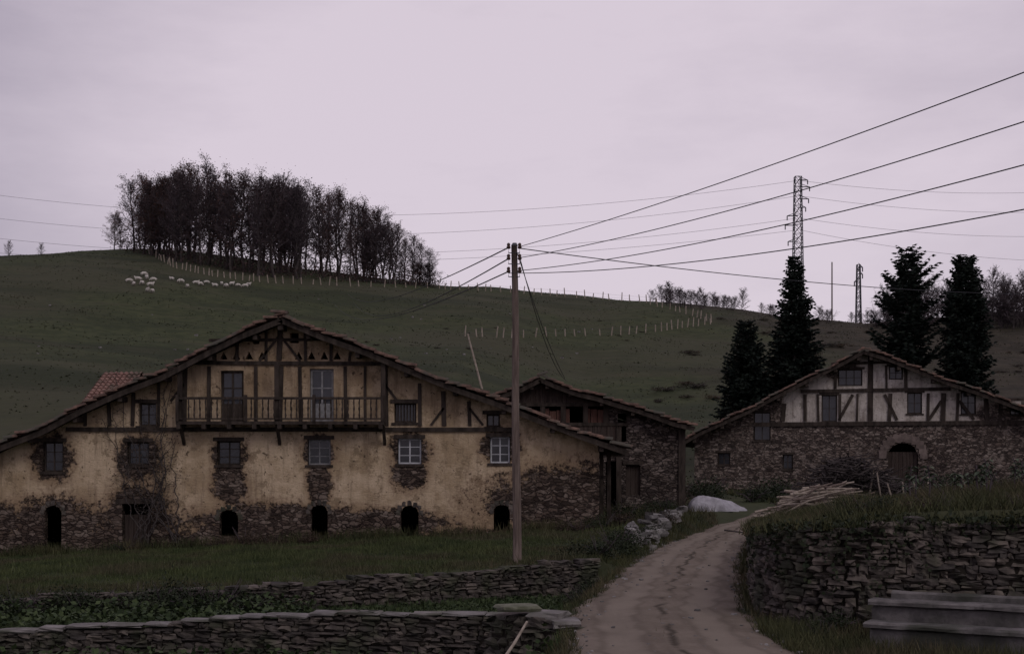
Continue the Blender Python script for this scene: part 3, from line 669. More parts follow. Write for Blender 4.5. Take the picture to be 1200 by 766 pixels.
for u in (.1,.25,.4,.55,.7,.85,.97):
    for A in (E1,E2):
        q=A+(RG-A)*u; obj('rafter',MB().box(q[0]-.09,q[0]+.09,Dv+.1,D+.2,q[2]-.42,q[2]-.22),M['timber'],parent=H3)
mb=MB()
hb_(885,1250,496,5,.1); hb_(940,1110,457,4,.08); hb_(975,1060,425,3,.06)
for p,q0,q1,w in ((920,472,493,5),(945,461,493,5),(1020,414,493,8),(1102,461,493,6),(985,461,493,4),(960,461,493,3),(1042,461,493,5),(1085,461,493,4),(1150,468,493,6),(1118,461,493,4),(1165,474,493,4),(1195,485,493,4),(1005,461,493,3),(980,430,455,4),(1060,430,455,4),(1038,428,455,3),(895,478,481,5)):
    vb_(p,q0,q1,w,.06)
for a,b_ in (((1000,462),(984,492)),((1036,462),(1050,492)),((1100,470),(1086,492)),((1120,470),(1136,492))):
    mb.beam((fx(a[0]),D-.03,fz(a[1])),(fx(b_[0]),D-.03,fz(b_[1])),.16,.06)
obj('timber_frame',mb,M['timber'],parent=H3)
for i,w_ in enumerate(w3): window(H3,w_['x0']+.02,w_['x1']-.02,w_['z0']+.02,w_['z1']-.02,D,'dark',bars=(3 if i==0 else 2,2),sill=i>1)
mb=MB(); w=(d3['x1']-d3['x0'])/2; cx=(d3['x0']+d3['x1'])/2; zc=d3['z1']-w*.8
for a in np.linspace(0,math.pi,11): stone(mb,(cx+math.cos(a)*(w+.28),D+.03,zc+math.sin(a)*(w*.8+.28)),(.42,.2,.46),0,.08)
obj('stone_arch',mb,simple('dull_sandstone',(.12,.095,.085),(.22,.175,.155),4,.95,bmp=.4,island=((.75,.75,.75),(1.2,1.2,1.2))),parent=H3,origin=(cx,D,zc))
mb=MB()
for i in range(8): mb.box(d3['x0']+i*.19+.01,d3['x0']+i*.19+.185,D+.25,D+.29,d3['z0'],min(d3['z1']-.15,zc+.15))
obj('door',mb,M['board'],parent=H3,origin=(cx,D+.25,d3['z0']))
H3.rotation_euler=(0,0,-.2)
# ---------------------------------------------------------------- utility pole + wires
pz=Tz(.12,35.9); top=P(603,287,36)
UP=empty('utility_pole',(.13,36,pz),label='tall weathered wooden utility pole beside the terrace wall',category='utility pole')
mb=MB(); mb.tube([(.13+(top[0]-.13)*k/8+.012*math.sin(k*1.3),36,pz-.3+(top[2]-pz+.3)*k/8) for k in range(9)],np.linspace(.115,.075,9),12)
obj('shaft',mb,M['pole'],parent=UP,smooth=True)
for (a,b_) in [(596,292),(609,292),(596,305),(609,305),(596,320),(609,320)]:
    q=P(a,b_,36); mb=MB(); mb.tube([(top[0],35.94,q[2]-.1),(q[0],35.94,q[2]-.1),(q[0],35.94,q[2]+.02)],.014,6)
    br=obj('bracket',mb,M['metal'],parent=UP,origin=(q[0],35.94,q[2]-.1))
    mb=MB(); mb.tube([(q[0],35.94,q[2]+z) for z in (0,.02,.05,.07,.1,.13,.15)],[.03,.05,.055,.035,.045,.04,.02],9); obj('insulator',mb,M['porc'],parent=br)
mb=MB(); mb.tube([(top[0],36,top[2]-.02),(top[0],36,top[2]+.05)],[.09,.05],10); obj('pole_cap',mb,M['metal'],parent=UP)
def wire(a,b,sag,r,label='dark overhead power cable strung from the wooden pole',n=48,group='overhead power cables',mat='wire'):
    a=np.array(a);b=np.array(b); pts=[a+(b-a)*u-np.array([0,0,sag*4*u*(1-u)]) for u in np.linspace(0,1,n)]
    mb=MB(); mb.tube(pts,r,5); obj('overhead_cable',mb,M[mat],origin=a,label=label,category='cable',group=group)
wire(P(609,289,35.94),P(1300,47,17),.12,.0095); wire(P(609,302,35.94),P(1300,110,17),.2,.0095)
wire(P(609,317,35.94),P(1300,166,17),.22,.0095); wire(P(596,320,35.94),P(1300,226,17),.25,.0095)
wire(P(609,291,35.94),P(1330,342,70),.5,.013)
wire(P(596,290,35.94),P(400,335,250),2.,.018); wire(P(596,303,35.94),P(405,336,252),3.,.018); wire(P(596,318,35.94),P(380,334,252),3.2,.018)
wire(P(606,296,35.9),P(662,443,58.6),.25,.011); wire(P(608,297,35.9),P(664,446,58.6),.6,.011)
PYD=292.
for i,(ly,pyy) in enumerate(((218,212),(246,230),(270,256),(290,270))):
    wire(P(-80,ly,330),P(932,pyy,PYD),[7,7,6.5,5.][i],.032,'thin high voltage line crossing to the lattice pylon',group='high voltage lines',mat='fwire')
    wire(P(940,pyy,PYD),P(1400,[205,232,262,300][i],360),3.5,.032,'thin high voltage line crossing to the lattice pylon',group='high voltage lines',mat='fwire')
def lattice(name,px,pytop,d,wb,wt,r,arms,label,sec):
    x=(px-600)/F*d; z0=Tz(x,d)-1; z1=P(px,pytop,d)[2]; e=empty(name,(x,d,z0),label=label,category='pylon')
    mb=MB(); hw=lambda u:(wb+(wt-wb)*u)/2; c4=[(-1,-1),(1,-1),(1,1),(-1,1)]
    us=np.linspace(0,1,sec+1)
    for k in range(4):
        mb.tube([(x+c4[k][0]*hw(u),d+c4[k][1]*hw(u),z0+(z1-z0)*u) for u in (0,.5,1)],r,4)
    for i in range(sec):
        a,b_=us[i],us[i+1]
        for k in range(4):
            q=(k+1)%4; A=(x+c4[k][0]*hw(a),d+c4[k][1]*hw(a),z0+(z1-z0)*a); Bq=(x+c4[q][0]*hw(b_),d+c4[q][1]*hw(b_),z0+(z1-z0)*b_)
            A2=(x+c4[q][0]*hw(a),d+c4[q][1]*hw(a),z0+(z1-z0)*a); B2=(x+c4[k][0]*hw(b_),d+c4[k][1]*hw(b_),z0+(z1-z0)*b_)
            mb.tube([A,Bq],r*.6,3,cap=False); mb.tube([A2,B2],r*.6,3,cap=False)
            mb.tube([B2,Bq],r*.6,3,cap=False)
    obj('mast',mb,M['metal'],parent=e)
    for (ay,ln) in arms:
        mb=MB(); z=P(px,ay,d)[2]; mb.tube([(x,d,z),(x+ln,d,z)],r*1.1,4); mb.tube([(x,d,z+.8),(x+ln,d,z)],r*.7,4); mb.tube([(x+ln,d,z),(x+ln,d,z-.9)],r*1.3,5)
        obj('cross_arm',mb,M['metal'],parent=e)
lattice('lattice_pylon',935,207,PYD,2.4,1.3,.09,[(211,2.),(219,2.4),(233,2.2),(253,-2.2),(264,-2.6),(283,-2.),(243,1.6)],'tall slender steel lattice pylon with short cross arms',18)
lattice('lattice_mast',1006,310,280,1.1,.6,.09,[(313,.8),(321,.8),(330,-.8)],'short steel lattice mast on the hill crest',8)
mb=MB(); q=P(975,307,275); mb.tube([(q[0],275,Tz(q[0],275)-.5),(q[0],275,q[2])],[.16,.12],8); obj('pole',mb,M['pole'],origin=(q[0],275,Tz(q[0],275)),label='bare slim pole standing on the hill crest',category='pole')
q0=hit(566,456); q1=P(548,391,q0[1]); mb=MB(); mb.tube([q0-[0,0,.3],q1],[.1,.07],8); obj('leaning_pole',mb,M['pale'],origin=q0,label='pale leaning pole in the hillside pasture',category='pole')
# ---------------------------------------------------------------- trees
def decid(h,cw,leafn,seed,lsize=.3,low=.28,twigs=4,ts=1.):
    rr=random.Random(seed); tk=MB(); cr=MB()
    pts=[];x=y=0
    for k in range(10):
        u=k/9; pts.append((x,y,h*.9*u)); x+=rr.uniform(-.018,.018)*h; y+=rr.uniform(-.018,.018)*h
    tk.tube(pts,[h*.014*(1-.85*k/9)+.02 for k in range(10)],7)
    pa=np.array(pts); tips=[]; nl=26
    for i in range(nl):
        u=low+(.99-low)*i/(nl-1); p=np.array([np.interp(min(u,.97)*9,range(10),pa[:,c]) for c in range(3)])
        v=(u-low)/(1-low); az=i*2.4+rr.uniform(-.5,.5); L=cw*(.35+.75*math.sin(math.pi*(.12+.8*v))**.9)*rr.uniform(.6,1.25)*(1-.25*v)
        el=math.radians(22+42*v+rr.uniform(-12,12)); d=np.array([math.cos(az)*math.cos(el),math.sin(az)*math.cos(el),math.sin(el)])
        q=[p]
        for k in range(4):
            d=d+np.array([rr.uniform(-.2,.2),rr.uniform(-.2,.2),rr.uniform(-.02,.18)]); d/=np.linalg.norm(d); q.append(q[-1]+d*L/4)
        cr.tube(q,[(h*.0045*(1-.5*v)*(1-.2*k)+.012)*ts for k in range(5)],4,0,cap=False)
        for k in range(1,5):
            for s_ in range(3):
                dd=d+np.array([rr.gauss(0,.75),rr.gauss(0,.75),rr.gauss(.05,.5)]); dd/=np.linalg.norm(dd); l2=L*.36*rr.uniform(.5,1.2)
                e=q[k]+dd*l2; mdl=(q[k]+e)/2+np.array([rr.uniform(-.08,.08)*l2,rr.uniform(-.08,.08)*l2,.06*l2]); cr.tube([q[k],mdl,e],[.026*ts,.018*ts,.01*ts],3,0,cap=False)
                tips.append(e); tips.append(mdl)
                for t_ in range(twigs):
                    d3_=dd+np.array([rr.gauss(0,.8),rr.gauss(0,.8),rr.gauss(.05,.5)]); d3_/=np.linalg.norm(d3_); b0=mdl if t_%2 else e; e2=b0+d3_*l2*.5*rr.uniform(.6,1.2); cr.tube([b0,e2],[.013*ts,.005*ts],3,0,cap=False); tips.append(e2)
    if leafn:
        tp_=np.array(tips); C=tp_[NR.randint(0,len(tp_),leafn)]+NR.normal(0,.22,(leafn,3))*h/13
        cr.leaves(C,lsize,1)
    return tk,cr
def mktree(name,tk,cr,mats,loc,**k):
    e=empty(name,(0,0,0),**k); obj('trunk',tk,M['bark'],parent=e,origin=(0,0,0)); obj('crown',cr,mats,parent=e,origin=(0,0,0)); e.location=loc; return e
tem=[]
for i in range(7):
    tk,cr=decid(14,[4.2,3.9,3.5,4.0,3.3,3.7,3.4][i],[4200,3300,2200,2900,1500,2300,700][i],20+i,.23,low=[.15,.22,.22,.2,.3,.24,.28][i],twigs=5,ts=1.15)
    tem.append((tk,cr,[M['twig'],M['rust'] if i<2 else M['autumn']]))
first={}
def place(i,loc,rz,sc,lab,name='broadleaf_tree',group='hilltop grove of autumn trees'):
    if i not in first: first[i]=mktree(name,*tem[i][:2],tem[i][2],loc,label=lab,category='tree',group=group); o=first[i]; o.rotation_euler=(0,0,rz); o.scale=(sc,)*3 if np.isscalar(sc) else sc
    else: o=dup(first[i],loc,rz,sc,lab)
    o["group"]=group; return o
OX=[130,150,165,185,200,225,250,275,300,320,345,360,380,400,430,450,470,490,500,515]; OY=[250,216,206,212,199,193,192,196,204,200,211,216,214,226,236,252,262,282,282,305]
BX=[130,200,300,400,515]; BY=[290,308,326,332,336]
gp=lambda px:(np.interp(px,BX,BY)-1, np.interp(px,[130,150,230,300,400,515],[286,287,292,300,318,335])+3)
for i in range(100):
    px=R.uniform(140,506) if i>17 else 134+i*21.8
    f=R.random()**.8; bp,cp=gp(px)
    py=cp+(bp-cp)*f; g=hit(px,py); tp_=np.interp(px,OX,OY)+(R.uniform(-3,4) if i<=17 else R.choice([R.uniform(0,12),R.uniform(8,26),R.uniform(16,44)]))
    h=max(4,(py-tp_)/F*g[1])
    k=0 if i==0 else (R.choice([0,1,3,3,2]) if px<235 else R.choice([2,3,4,5,4,2,5,3,6,6,4]))
    w_=h/14; ww=max(w_,.55)
    place(k,g-[0,0,.3],R.uniform(0,6.28),(ww,ww,w_),'russet broadleaf tree keeping its autumn leaves' if k<2 else 'dark half bare autumn tree in hilltop grove')
us=MB(); C=[]
for i in range(650):
    px=R.uniform(140,514); bp,cp=gp(px); py=cp+(bp-cp)*R.random(); g=hit(px,py); C.append(g+NR.normal(0,1,(26,3))*[.9,.9,1.]+[0,0,.8])
us.leaves(np.concatenate(C),.3,0); obj('undergrowth',us,M['autumn'],kind='stuff',label='dense brown undergrowth beneath the hilltop grove')
tem.append((*decid(8,2.8,0,51,low=.15,twigs=8,ts=1.3),[M['twig'],M['brown']]))
tem.append((*decid(8,3.4,500,52,.16,low=.08,twigs=8,ts=1.3),[M['twig'],M['brown']]))
bl_=[(870,27),(765,14),(775,20),(785,24),(797,18),(810,17),(822,20),(835,16),(848,15),(858,14),(893,12),(960,16),(1085,46),(1098,36),(1110,44),(1150,40),(1163,52),(1175,38),(1188,34),(1200,40),(1035,20),(10,17),(48,11),(1052,30),(1078,30),(1220,40),(1140,36)]
bl_+=[(R.uniform(760,865),R.uniform(9,18)) for _ in range(14)]+[(R.uniform(1040,1230),R.uniform(14,36)) for _ in range(34)]+[(R.uniform(900,1040),R.uniform(6,14)) for _ in range(10)]
for i,(px,hpx) in enumerate(bl_):
    d=R.uniform(225,258); x=(px-600)/F*d; z=Tz(x,d); ptop=np.interp(px,CP,CY)-hpx; h=max(2,EZ+(HY-ptop)/F*d-z); s=h/8; wd=s*(1. if i in (0,16,21,22) else R.uniform(1.1,1.9) if hpx<25 else 1.15)
    place(R.choice([7,8]),(x,d,z-.2),R.uniform(0,6.28),(wd,wd,s),'small bare leafless tree on the hill crest','bare_tree','bare trees along the crest')
def conifer(h,w,seed,dens=1.,up=-.25,gap=0.,power=.8,spray=.55,nb=10,nsp=8,flat=1.):
    rr=np.random.RandomState(seed); tk=MB(); cr=MB(); tk.tube([(0,0,h*u) for u in (0,.3,.6,.97)],[h*.016,h*.011,h*.006,.02],7)
    nw=int(h*3.1*dens); C=[];Dv_=[];Sz=[]
    for i in range(nw):
        u=.04+.95*i/nw; z=h*u; rad=w*(1-u)**power*rr.uniform(.88,1.06)+.14
        if gap: rad*=rr.choice([1.1,.85,.65],p=[.5,.3,.2])
        for k in range(nb):
            az=rr.uniform(0,6.28); L=rad*(rr.uniform(.7,1.1) if not gap else rr.uniform(.4,1.2)); e0=up+.5*u+(rr.uniform(-.1,.15) if gap else 0)
            ns=max(3,int(L/.22)); pts=[]
            for j in range(ns+1):
                s=j/ns; pts.append((math.cos(az)*L*s,math.sin(az)*L*s,z+L*(e0*s+.22*s*s)))
            cr.tube([pts[0],pts[ns//2],pts[-1]],[.035,.022,.008],3,0,cap=False)
            for j in range(1,ns+1):
                s=j/ns
                for q in range(nsp):
                    a2=az+rr.uniform(-1.4,1.4); C.append(pts[j]); Dv_.append((math.cos(a2),math.sin(a2),rr.uniform(-.55,.3)*flat)); Sz.append(spray*(1.1-.5*s)*rr.uniform(.5,1.1)*min(1,.45+rad/w))
    C=np.array(C);Dd=np.array(Dv_);Sz=np.array(Sz)[:,None]; Dd/=np.linalg.norm(Dd,axis=1)[:,None]
    sd=np.cross(Dd,rr.normal(size=C.shape)); sd/=np.linalg.norm(sd,axis=1)[:,None]
    V=np.stack([C,C+Dd*Sz*.5+sd*Sz*.2,C+Dd*Sz,C+Dd*Sz*.5-sd*Sz*.2],1).reshape(-1,3); cr.add(V,np.arange(len(V)).reshape(-1,4),1)
    return tk,cr
for (px,pt,d,w,dens,up,gap,pw,nb,lab) in [(875,373,96,2.75,1.3,-.25,0,.68,14,'small dense dark conifer behind the stone farmhouse'),(931,296,97,2.95,1.25,-.35,0,.76,14,'tall narrow dark spruce behind the stone farmhouse'),
      (1062,285,99,3.9,.75,.0,1,.55,8,'tall open cedar with uneven spreading branches'),(1131,298,97,2.25,1.3,-.1,0,.46,12,'tall dense columnar dark conifer')]:
    x=(px-600)/F*d; z=Tz(x,d)-.2; h=P(px,pt,d)[2]-z; tk,cr=conifer(h,w,int(px),dens,up,gap,pw,.6 if not gap else .75,nb,8,1. if not gap else .6)
    mktree('conifer_tree',tk,cr,[M['bark'],M['conifer']],(x,d,z),label=lab,category='tree')
# ---------------------------------------------------------------- hillside shrubs
def shrubmesh(r,n,ls,seed,fl=.7):
    mb=MB(); C=[]; rr=np.random.RandomState(seed)
    for k in range(7):
        c=rr.normal(0,.5,3)*[r,r,r*.3]+[0,0,r*.35]; C.append(c+rr.normal(0,rr.uniform(.18,.4),(n//7,3))*[r,r,r*fl])
    C=np.concatenate(C); C[:,2]=np.abs(C[:,2]); mb.leaves(C,ls,0)
    for k in range(12):
        a=rr.uniform(0,6.28); mb.tube([(0,0,0),(math.cos(a)*r*.4,math.sin(a)*r*.4,r*.5),(math.cos(a)*r*.8,math.sin(a)*r*.8,r*rr.uniform(.5,1.2))],[.03,.02,.008],3,1,cap=False)
    return mb
sh=[obj('hill_shrub',shrubmesh(1.,700,.16,80+i),[M['shrub'],M['twig']],origin=(0,0,0),label='low brown scrub bush on the pasture slope',category='bush',group='scrub bushes on the hillside') for i in range(3)]
k=0
for i in range(110):
    if i<70: px,py=R.uniform(800 if i%3 else 700,1200),R.uniform(390,495)
    elif i<88: px,py=R.uniform(380,760),R.uniform(350,425)
    else: px,py=R.uniform(820,1200),R.uniform(368,392)
    g=hit(px,py,70); s=R.uniform(.4,1.1) if px>760 else R.uniform(.2,.4)
    if 6<g[0]<32 and g[1]<95: continue
    sc_=(s*R.uniform(.8,1.8),s,s*.6)
    if k<3: sh[k].location=g; sh[k].scale=sc_
    else: dup(sh[R.randrange(3)],g,R.uniform(0,6),sc_)
    k+=1
rk=MB(); stone(rk,(0,0,.1),(1,.7,.6),0,.15); rk0=obj('field_rock',rk,M['palestone'],origin=(0,0,0),label='small pale rock in the pasture',category='rock',group='scattered field rocks')
for i in range(30):
    g=hit(R.uniform(330,720) if i%3 else R.uniform(40,330),R.uniform(348,420)); s=R.uniform(.2,.45)
    if i==0: rk0.location=g; rk0.scale=(s,s,s)
    else: dup(rk0,g,R.uniform(0,6),s)
n=60000; yy=64+196*NR.uniform(0,1,n)**.85; u=NR.uniform(-.42,.42,n); xx=u*yy
kk=(yy>np.interp(xx,[-5,8],[63,90])); xx,yy=xx[kk],yy[kk]
cl=np.sin(xx*.35+yy*.21)*np.sin(yy*.33-xx*.17)+np.sin(xx*.9-yy*.5)*.5
mb=MB(); keep=NR.uniform(-1,1,len(xx))<cl-.1; mb.blades(xx[keep],yy[keep],NR.uniform(.04,.11,keep.sum()),.25,lean=2.5)
obj('pasture_tufts',mb,M['pasture'],kind='stuff',label='tussocky rough grass across the hill pasture')
# ---------------------------------------------------------------- fences
def fence(pts,n,lab,h=1.15):
    pts=np.array(pts,float); t_=np.linspace(0,len(pts)-1,n); W_=[]
    for u in t_:
        u=min(max(u+R.uniform(-.25,.25)*(len(pts)-1)/n,0),len(pts)-1)
        px=np.interp(u,range(len(pts)),pts[:,0]); py=np.interp(u,range(len(pts)),pts[:,1]); W_.append(hit(px,py))
    e=empty('fence',W_[0],label=lab,category='fence'); o0=None
    for g in W_:
        if o0 is None:
            mb=MB(); mb.tube([(0,0,-.2),(0,0,h*.5),(.01,0,h)],[.085,.08,.07],6); o0=obj('fence_post',mb,M['pale'],origin=(0,0,0)); o=o0
        else: o=o0.copy(); link(o)
        o.parent=e; o.location=g-W_[0]; o.rotation_euler=(R.uniform(-.1,.1),R.uniform(-.15,.15),0); o.scale=(1,1,R.uniform(.7,1.15))
    mb=MB()
    for z in (.45,.95): mb.tube([g+np.array([0,0,z]) for g in W_],.01,3)
    obj('fence_wire',mb,M['metal'],parent=e)
fence([(175,298),(205,314),(250,324),(310,331),(400,335),(515,338)],44,'wire fence on pale posts below the hilltop grove')
fence([(520,339),(600,343),(680,349),(770,356)],26,'wire fence on pale posts along the hill crest',1.3)
fence([(545,394),(600,396),(660,394),(720,393),(770,389),(800,384),(834,380)],30,'wire fence crossing the middle of the pasture',1.2)
fence([(762,357),(790,364),(812,370),(834,378)],12,'short wire fence running down from the crest')
# ---------------------------------------------------------------- sheep
def sheepmesh(graze,seed):
    rr=random.Random(seed)
    me=bpy.data.meshes.new('sheep')
    V=[(0,0,.62),(.25,0,.62),(.45,0,.64),(-.25,0,.62),(-.48,0,.64)]; Rr=[.25,.26,.19,.27,.19]; E=[(0,1),(1,2),(0,3),(3,4)]
    hd=[(.6,0,.55),(.74,0,.3),(.82,0,.12)] if graze else [(.58,0,.78),(.66,0,.95),(.85,0,.92)]
    for j,p_ in enumerate(hd): V.append(p_); Rr.append([.12,.09,.055][j]); E.append((2 if j==0 else len(V)-2,len(V)-1))
    for sx,root in ((.36,2),(-.42,4)):
        for sy in (-.13,.13):
            o=rr.uniform(-.06,.06); b0=len(V); V+=[(sx,sy,.42),(sx+(.03 if sx>0 else -.07)+o,sy,.24),(sx+o,sy,.02)]; Rr+=[.075,.038,.03]; E+=[(root,b0),(b0,b0+1),(b0+1,b0+2)]
    b0=len(V); V+=[(-.66,0,.55),(-.68,0,.42)]; Rr+=[.05,.035]; E+=[(4,b0),(b0,b0+1)]
    for sy in (-1,1): b0=len(V); p_=hd[1]; V.append((p_[0]-.02,sy*.15,p_[2]+.03)); Rr.append(.025); E.append((6,b0))
    me.from_pydata(V,E,[]); o=bpy.data.objects.new('sheep',me); link(o)
    o.modifiers.new('s','SKIN'); sv=me.skin_vertices[0].data
    for i,r in enumerate(Rr): sv[i].radius=(r,r); sv[i].use_root=(i==0)
    s2=o.modifiers.new('u','SUBSURF'); s2.levels=1; s2.render_levels=1
    dg=bpy.context.evaluated_depsgraph_get(); nm=bpy.data.meshes.new_from_object(o.evaluated_get(dg)); bpy.data.objects.remove(o)
    nm.materials.clear(); nm.materials.append(M['wool']); nm.materials.append(M['face'])
    for p_ in nm.polygons:
        p_.use_smooth=True; c=p_.center; p_.material_index=1 if ((c.z<.3 and c.x<.6) or (c.x>.7)) else 0
    return nm
sm_=[sheepmesh(True,1),sheepmesh(False,2),sheepmesh(True,3)]
spots=[(152,329),(161,327),(167,332),(172,326),(177,335),(181,328),(156,334),(173,340),(179,342),(168,323),(202,328),(212,331),(221,335),(228,331),(236,334),(244,332),(252,335),(259,333),(266,335),(273,333),(280,334),(287,335),(292,334)]
for i,(px,py) in enumerate(spots):
    g=hit(px+R.uniform(-2,2),py+2+R.uniform(-1,1)); o=bpy.data.objects.new('sheep',sm_[i%3]); link(o); o.location=g; o.rotation_euler=(0,0,R.choice([0,3.14])+R.uniform(-1.1,1.1)); s=R.uniform(.6,.8); o.scale=(s,s,s)
    tag(o,'white woolly sheep standing on the hill pasture' if i%3==1 else 'white woolly sheep grazing on the hill pasture','sheep','flock of sheep on the hillside')
# ---------------------------------------------------------------- near vegetation
def region(n,x0,x1,y0,y1,cond):
    X=NR.uniform(x0,x1,n);Y=NR.uniform(y0,y1,n); k=cond(X,Y); return X[k],Y[k]
wu=lambda X:np.interp(X,*WU); wl=lambda X:np.interp(X,*WL); rl=lambda Y:np.interp(Y,RY,RL); rr_=lambda Y:np.interp(Y,RY,RR); xw=lambda Y:np.interp(Y,XWY,XW)
mb=MB()
X,Y=region(130000,-17,6.5,31,47.5,lambda X,Y:(Y>wu(X)+.2)&(X<rl(Y)-.15))
cl=(np.sin(X*1.3+Y*.7)+np.sin(X*.6-Y*1.9+1)+np.sin(X*3.1+Y*2.3))/3
mb.blades(X,Y,NR.uniform(.05,.13,len(X))*(1+.7*cl)*np.where(NR.rand(len(X))<.04,2.2,1),.03,lean=.8)
obj('lawn_grass',mb,M['grass'],kind='stuff',label='short green grass in front of the farmhouse')
mb=MB()
X,Y=region(9000,-17,3,46.7,47.5,lambda X,Y:NR.rand(len(X))<.5+.5*np.sin(X*1.7)*np.sin(X*.6+1)); mb.blades(X,Y,NR.uniform(.1,.5,len(X)),.03,lean=.7)
X,Y=region(120000,4.4,22,23.6,56,lambda X,Y:(X>xw(Y)-.1)&(Y>24.3))
mb.blades(X,Y,NR.uniform(.1,.3,len(X))*(1+.9*np.clip(np.sin(X*2.1+Y)*np.sin(Y*1.7-X*.8),0,1)),.028,lean=1.2)
def clump(X,Y): return NR.rand(len(X))<.4+.6*np.sin(Y*2.3+X)*np.sin(Y*.9+2*X)
X,Y=region(60000,-1.,8,24,57,lambda X,Y:(((X<rl(Y)+.15)&(X>rl(Y)-.9))|((X>rr_(Y)-.15)&(X<xw(Y)-.1)))); 
mb.blades(X,Y,NR.uniform(.05,.24,len(X))*np.where((X>rl(Y))&(X<rr_(Y)),.5,1),.024,lean=1.)
X,Y=region(2500,1,8,20,50,lambda X,Y:abs(X-(rl(Y)+rr_(Y))/2-.12*np.sin(Y))<.12); k_=NR.rand(len(X))<.1+.6*np.sin(Y*1.1); mb.blades(X[k_],Y[k_],NR.uniform(.03,.08,k_.sum())+.03,.02,lean=.9)
X,Y=region(24000,3.7,12,17.5,24.2,lambda X,Y:(X>rr_(Y)-.15)); mb.blades(X,Y,NR.uniform(.06,.3,len(X)),.022,lean=.9)
X,Y=region(6000,-1,1.5,17.5,24,lambda X,Y:(X<rl(Y)+.12)&(X>rl(Y)-.6)); mb.blades(X,Y,NR.uniform(.05,.2,len(X)),.022,lean=.9)
X,Y=region(16000,-14,8,47,60,lambda X,Y:(X>3)&(X<rl(Y)-.1)); mb.blades(X,Y,NR.uniform(.1,.4,len(X)),.03,lean=.9)
X,Y=region(30000,5,30,56,76,lambda X,Y:(X>rl(Y)+1)); mb.blades(X,Y,NR.uniform(.1,.35,len(X)),.05,lean=.9)
X,Y=region(16000,-17,2,30,37,lambda X,Y:(abs(Y-wu(X)-.25)<.25)&(NR.rand(len(X))<np.where(X<-5,1.,.5))); mb.blades(X,Y,NR.uniform(.08,.3,len(X)),.022,lean=1.3)
# tufts hanging over the retaining wall top
SL=np.concatenate([[0],np.cumsum(np.linalg.norm(np.diff(WP,axis=0),axis=1))]); s_=NR.uniform(0,SL[-1],14000)
X=np.interp(s_,SL,WP[:,0])+NR.normal(0,.17,14000); Y=np.interp(s_,SL,WP[:,1])+NR.normal(0,.17,14000); Z=np.interp(s_,SL,WZ)-.03
k_=NR.rand(14000)<.55+.45*np.sin(s_*2.1)*np.sin(s_*.7+1); mb.blades(X[k_],Y[k_],NR.uniform(.06,.28,k_.sum()),.028,lean=1.4,z0=Z[k_])
obj('rough_grass',mb,M['rough'],kind='stuff',label='long unkempt grass on banks and verges')
mb=MB()
X,Y=region(9000,-17,1.2,22.5,34.8,lambda X,Y:(Y<wu(X)-.3)&((Y>wl(X)+.35)|(Y<wl(X)-.35))&(X<rl(Y)-.3))
Z=T(X,Y); hgt=np.where(Y<wl(X),.5,np.where(X<-4.5,.45,.12))
for q in range(3): mb.leaves(np.stack([X+NR.normal(0,.08,len(X)),Y+NR.normal(0,.08,len(X)),Z+NR.uniform(.05,1,len(X))*hgt],1),.13,0,flat=.4,aspect=.7)
X,Y=region(30000,-17,1.2,22.5,34.8,lambda X,Y:(Y<wu(X)-.2)&(X<rl(Y)-.1)); mb.blades(X,Y,NR.uniform(.08,.25,len(X)),.03,0,lean=.8)
obj('garden_plants',mb,M['weed'],kind='stuff',label='leafy vegetable and weed cover in the lower garden')
# ivy
mb=MB(); C=[]; cen=np.array([10.,40.])
for i in range(230):
    s=R.uniform(0,SL[-1]); x=np.interp(s,SL,WP[:,0]); y=np.interp(s,SL,WP[:,1]); z=np.interp(s,SL,WZ); j=min(max(np.searchsorted(SL,s)-1,0),len(WP)-2); d=WP[j+1]-WP[j]; d/=np.linalg.norm(d); nn=np.array([d[1],-d[0]])
    if nn@(cen-np.array([x,y]))>0: nn=-nn
    big=(5.6<x<7.0 and y<26) or y>33
    drop=R.uniform(.1,1.6) if big else (R.uniform(.05,.35) if R.random()<.75 else R.uniform(.3,1.2))
    xo,yo=R.gauss(0,.1),R.gauss(0,.1)
    for k in range(int(8+drop*34)):
        u=R.random(); C.append((x+nn[0]*(.22+.07*R.random())+xo*abs(d[0])+R.gauss(0,.12)*abs(d[0]),y+nn[1]*(.22+.07*R.random())+R.gauss(0,.1)*abs(d[1]),z+.08-drop*u))
    for k in range(10): C.append((x+R.gauss(0,.15)-nn[0]*.1,y+R.gauss(0,.2)-nn[1]*.1,z+abs(R.gauss(0,.08))))
mb.leaves(np.array(C),.08,0,flat=.2,aspect=.8); obj('ivy',mb,M['ivy'],kind='stuff',label='dark ivy and brambles trailing over the retaining wall')
bm=[shrubmesh(1.,1800,.1,90+i,.8) for i in range(3)]
bo=[]
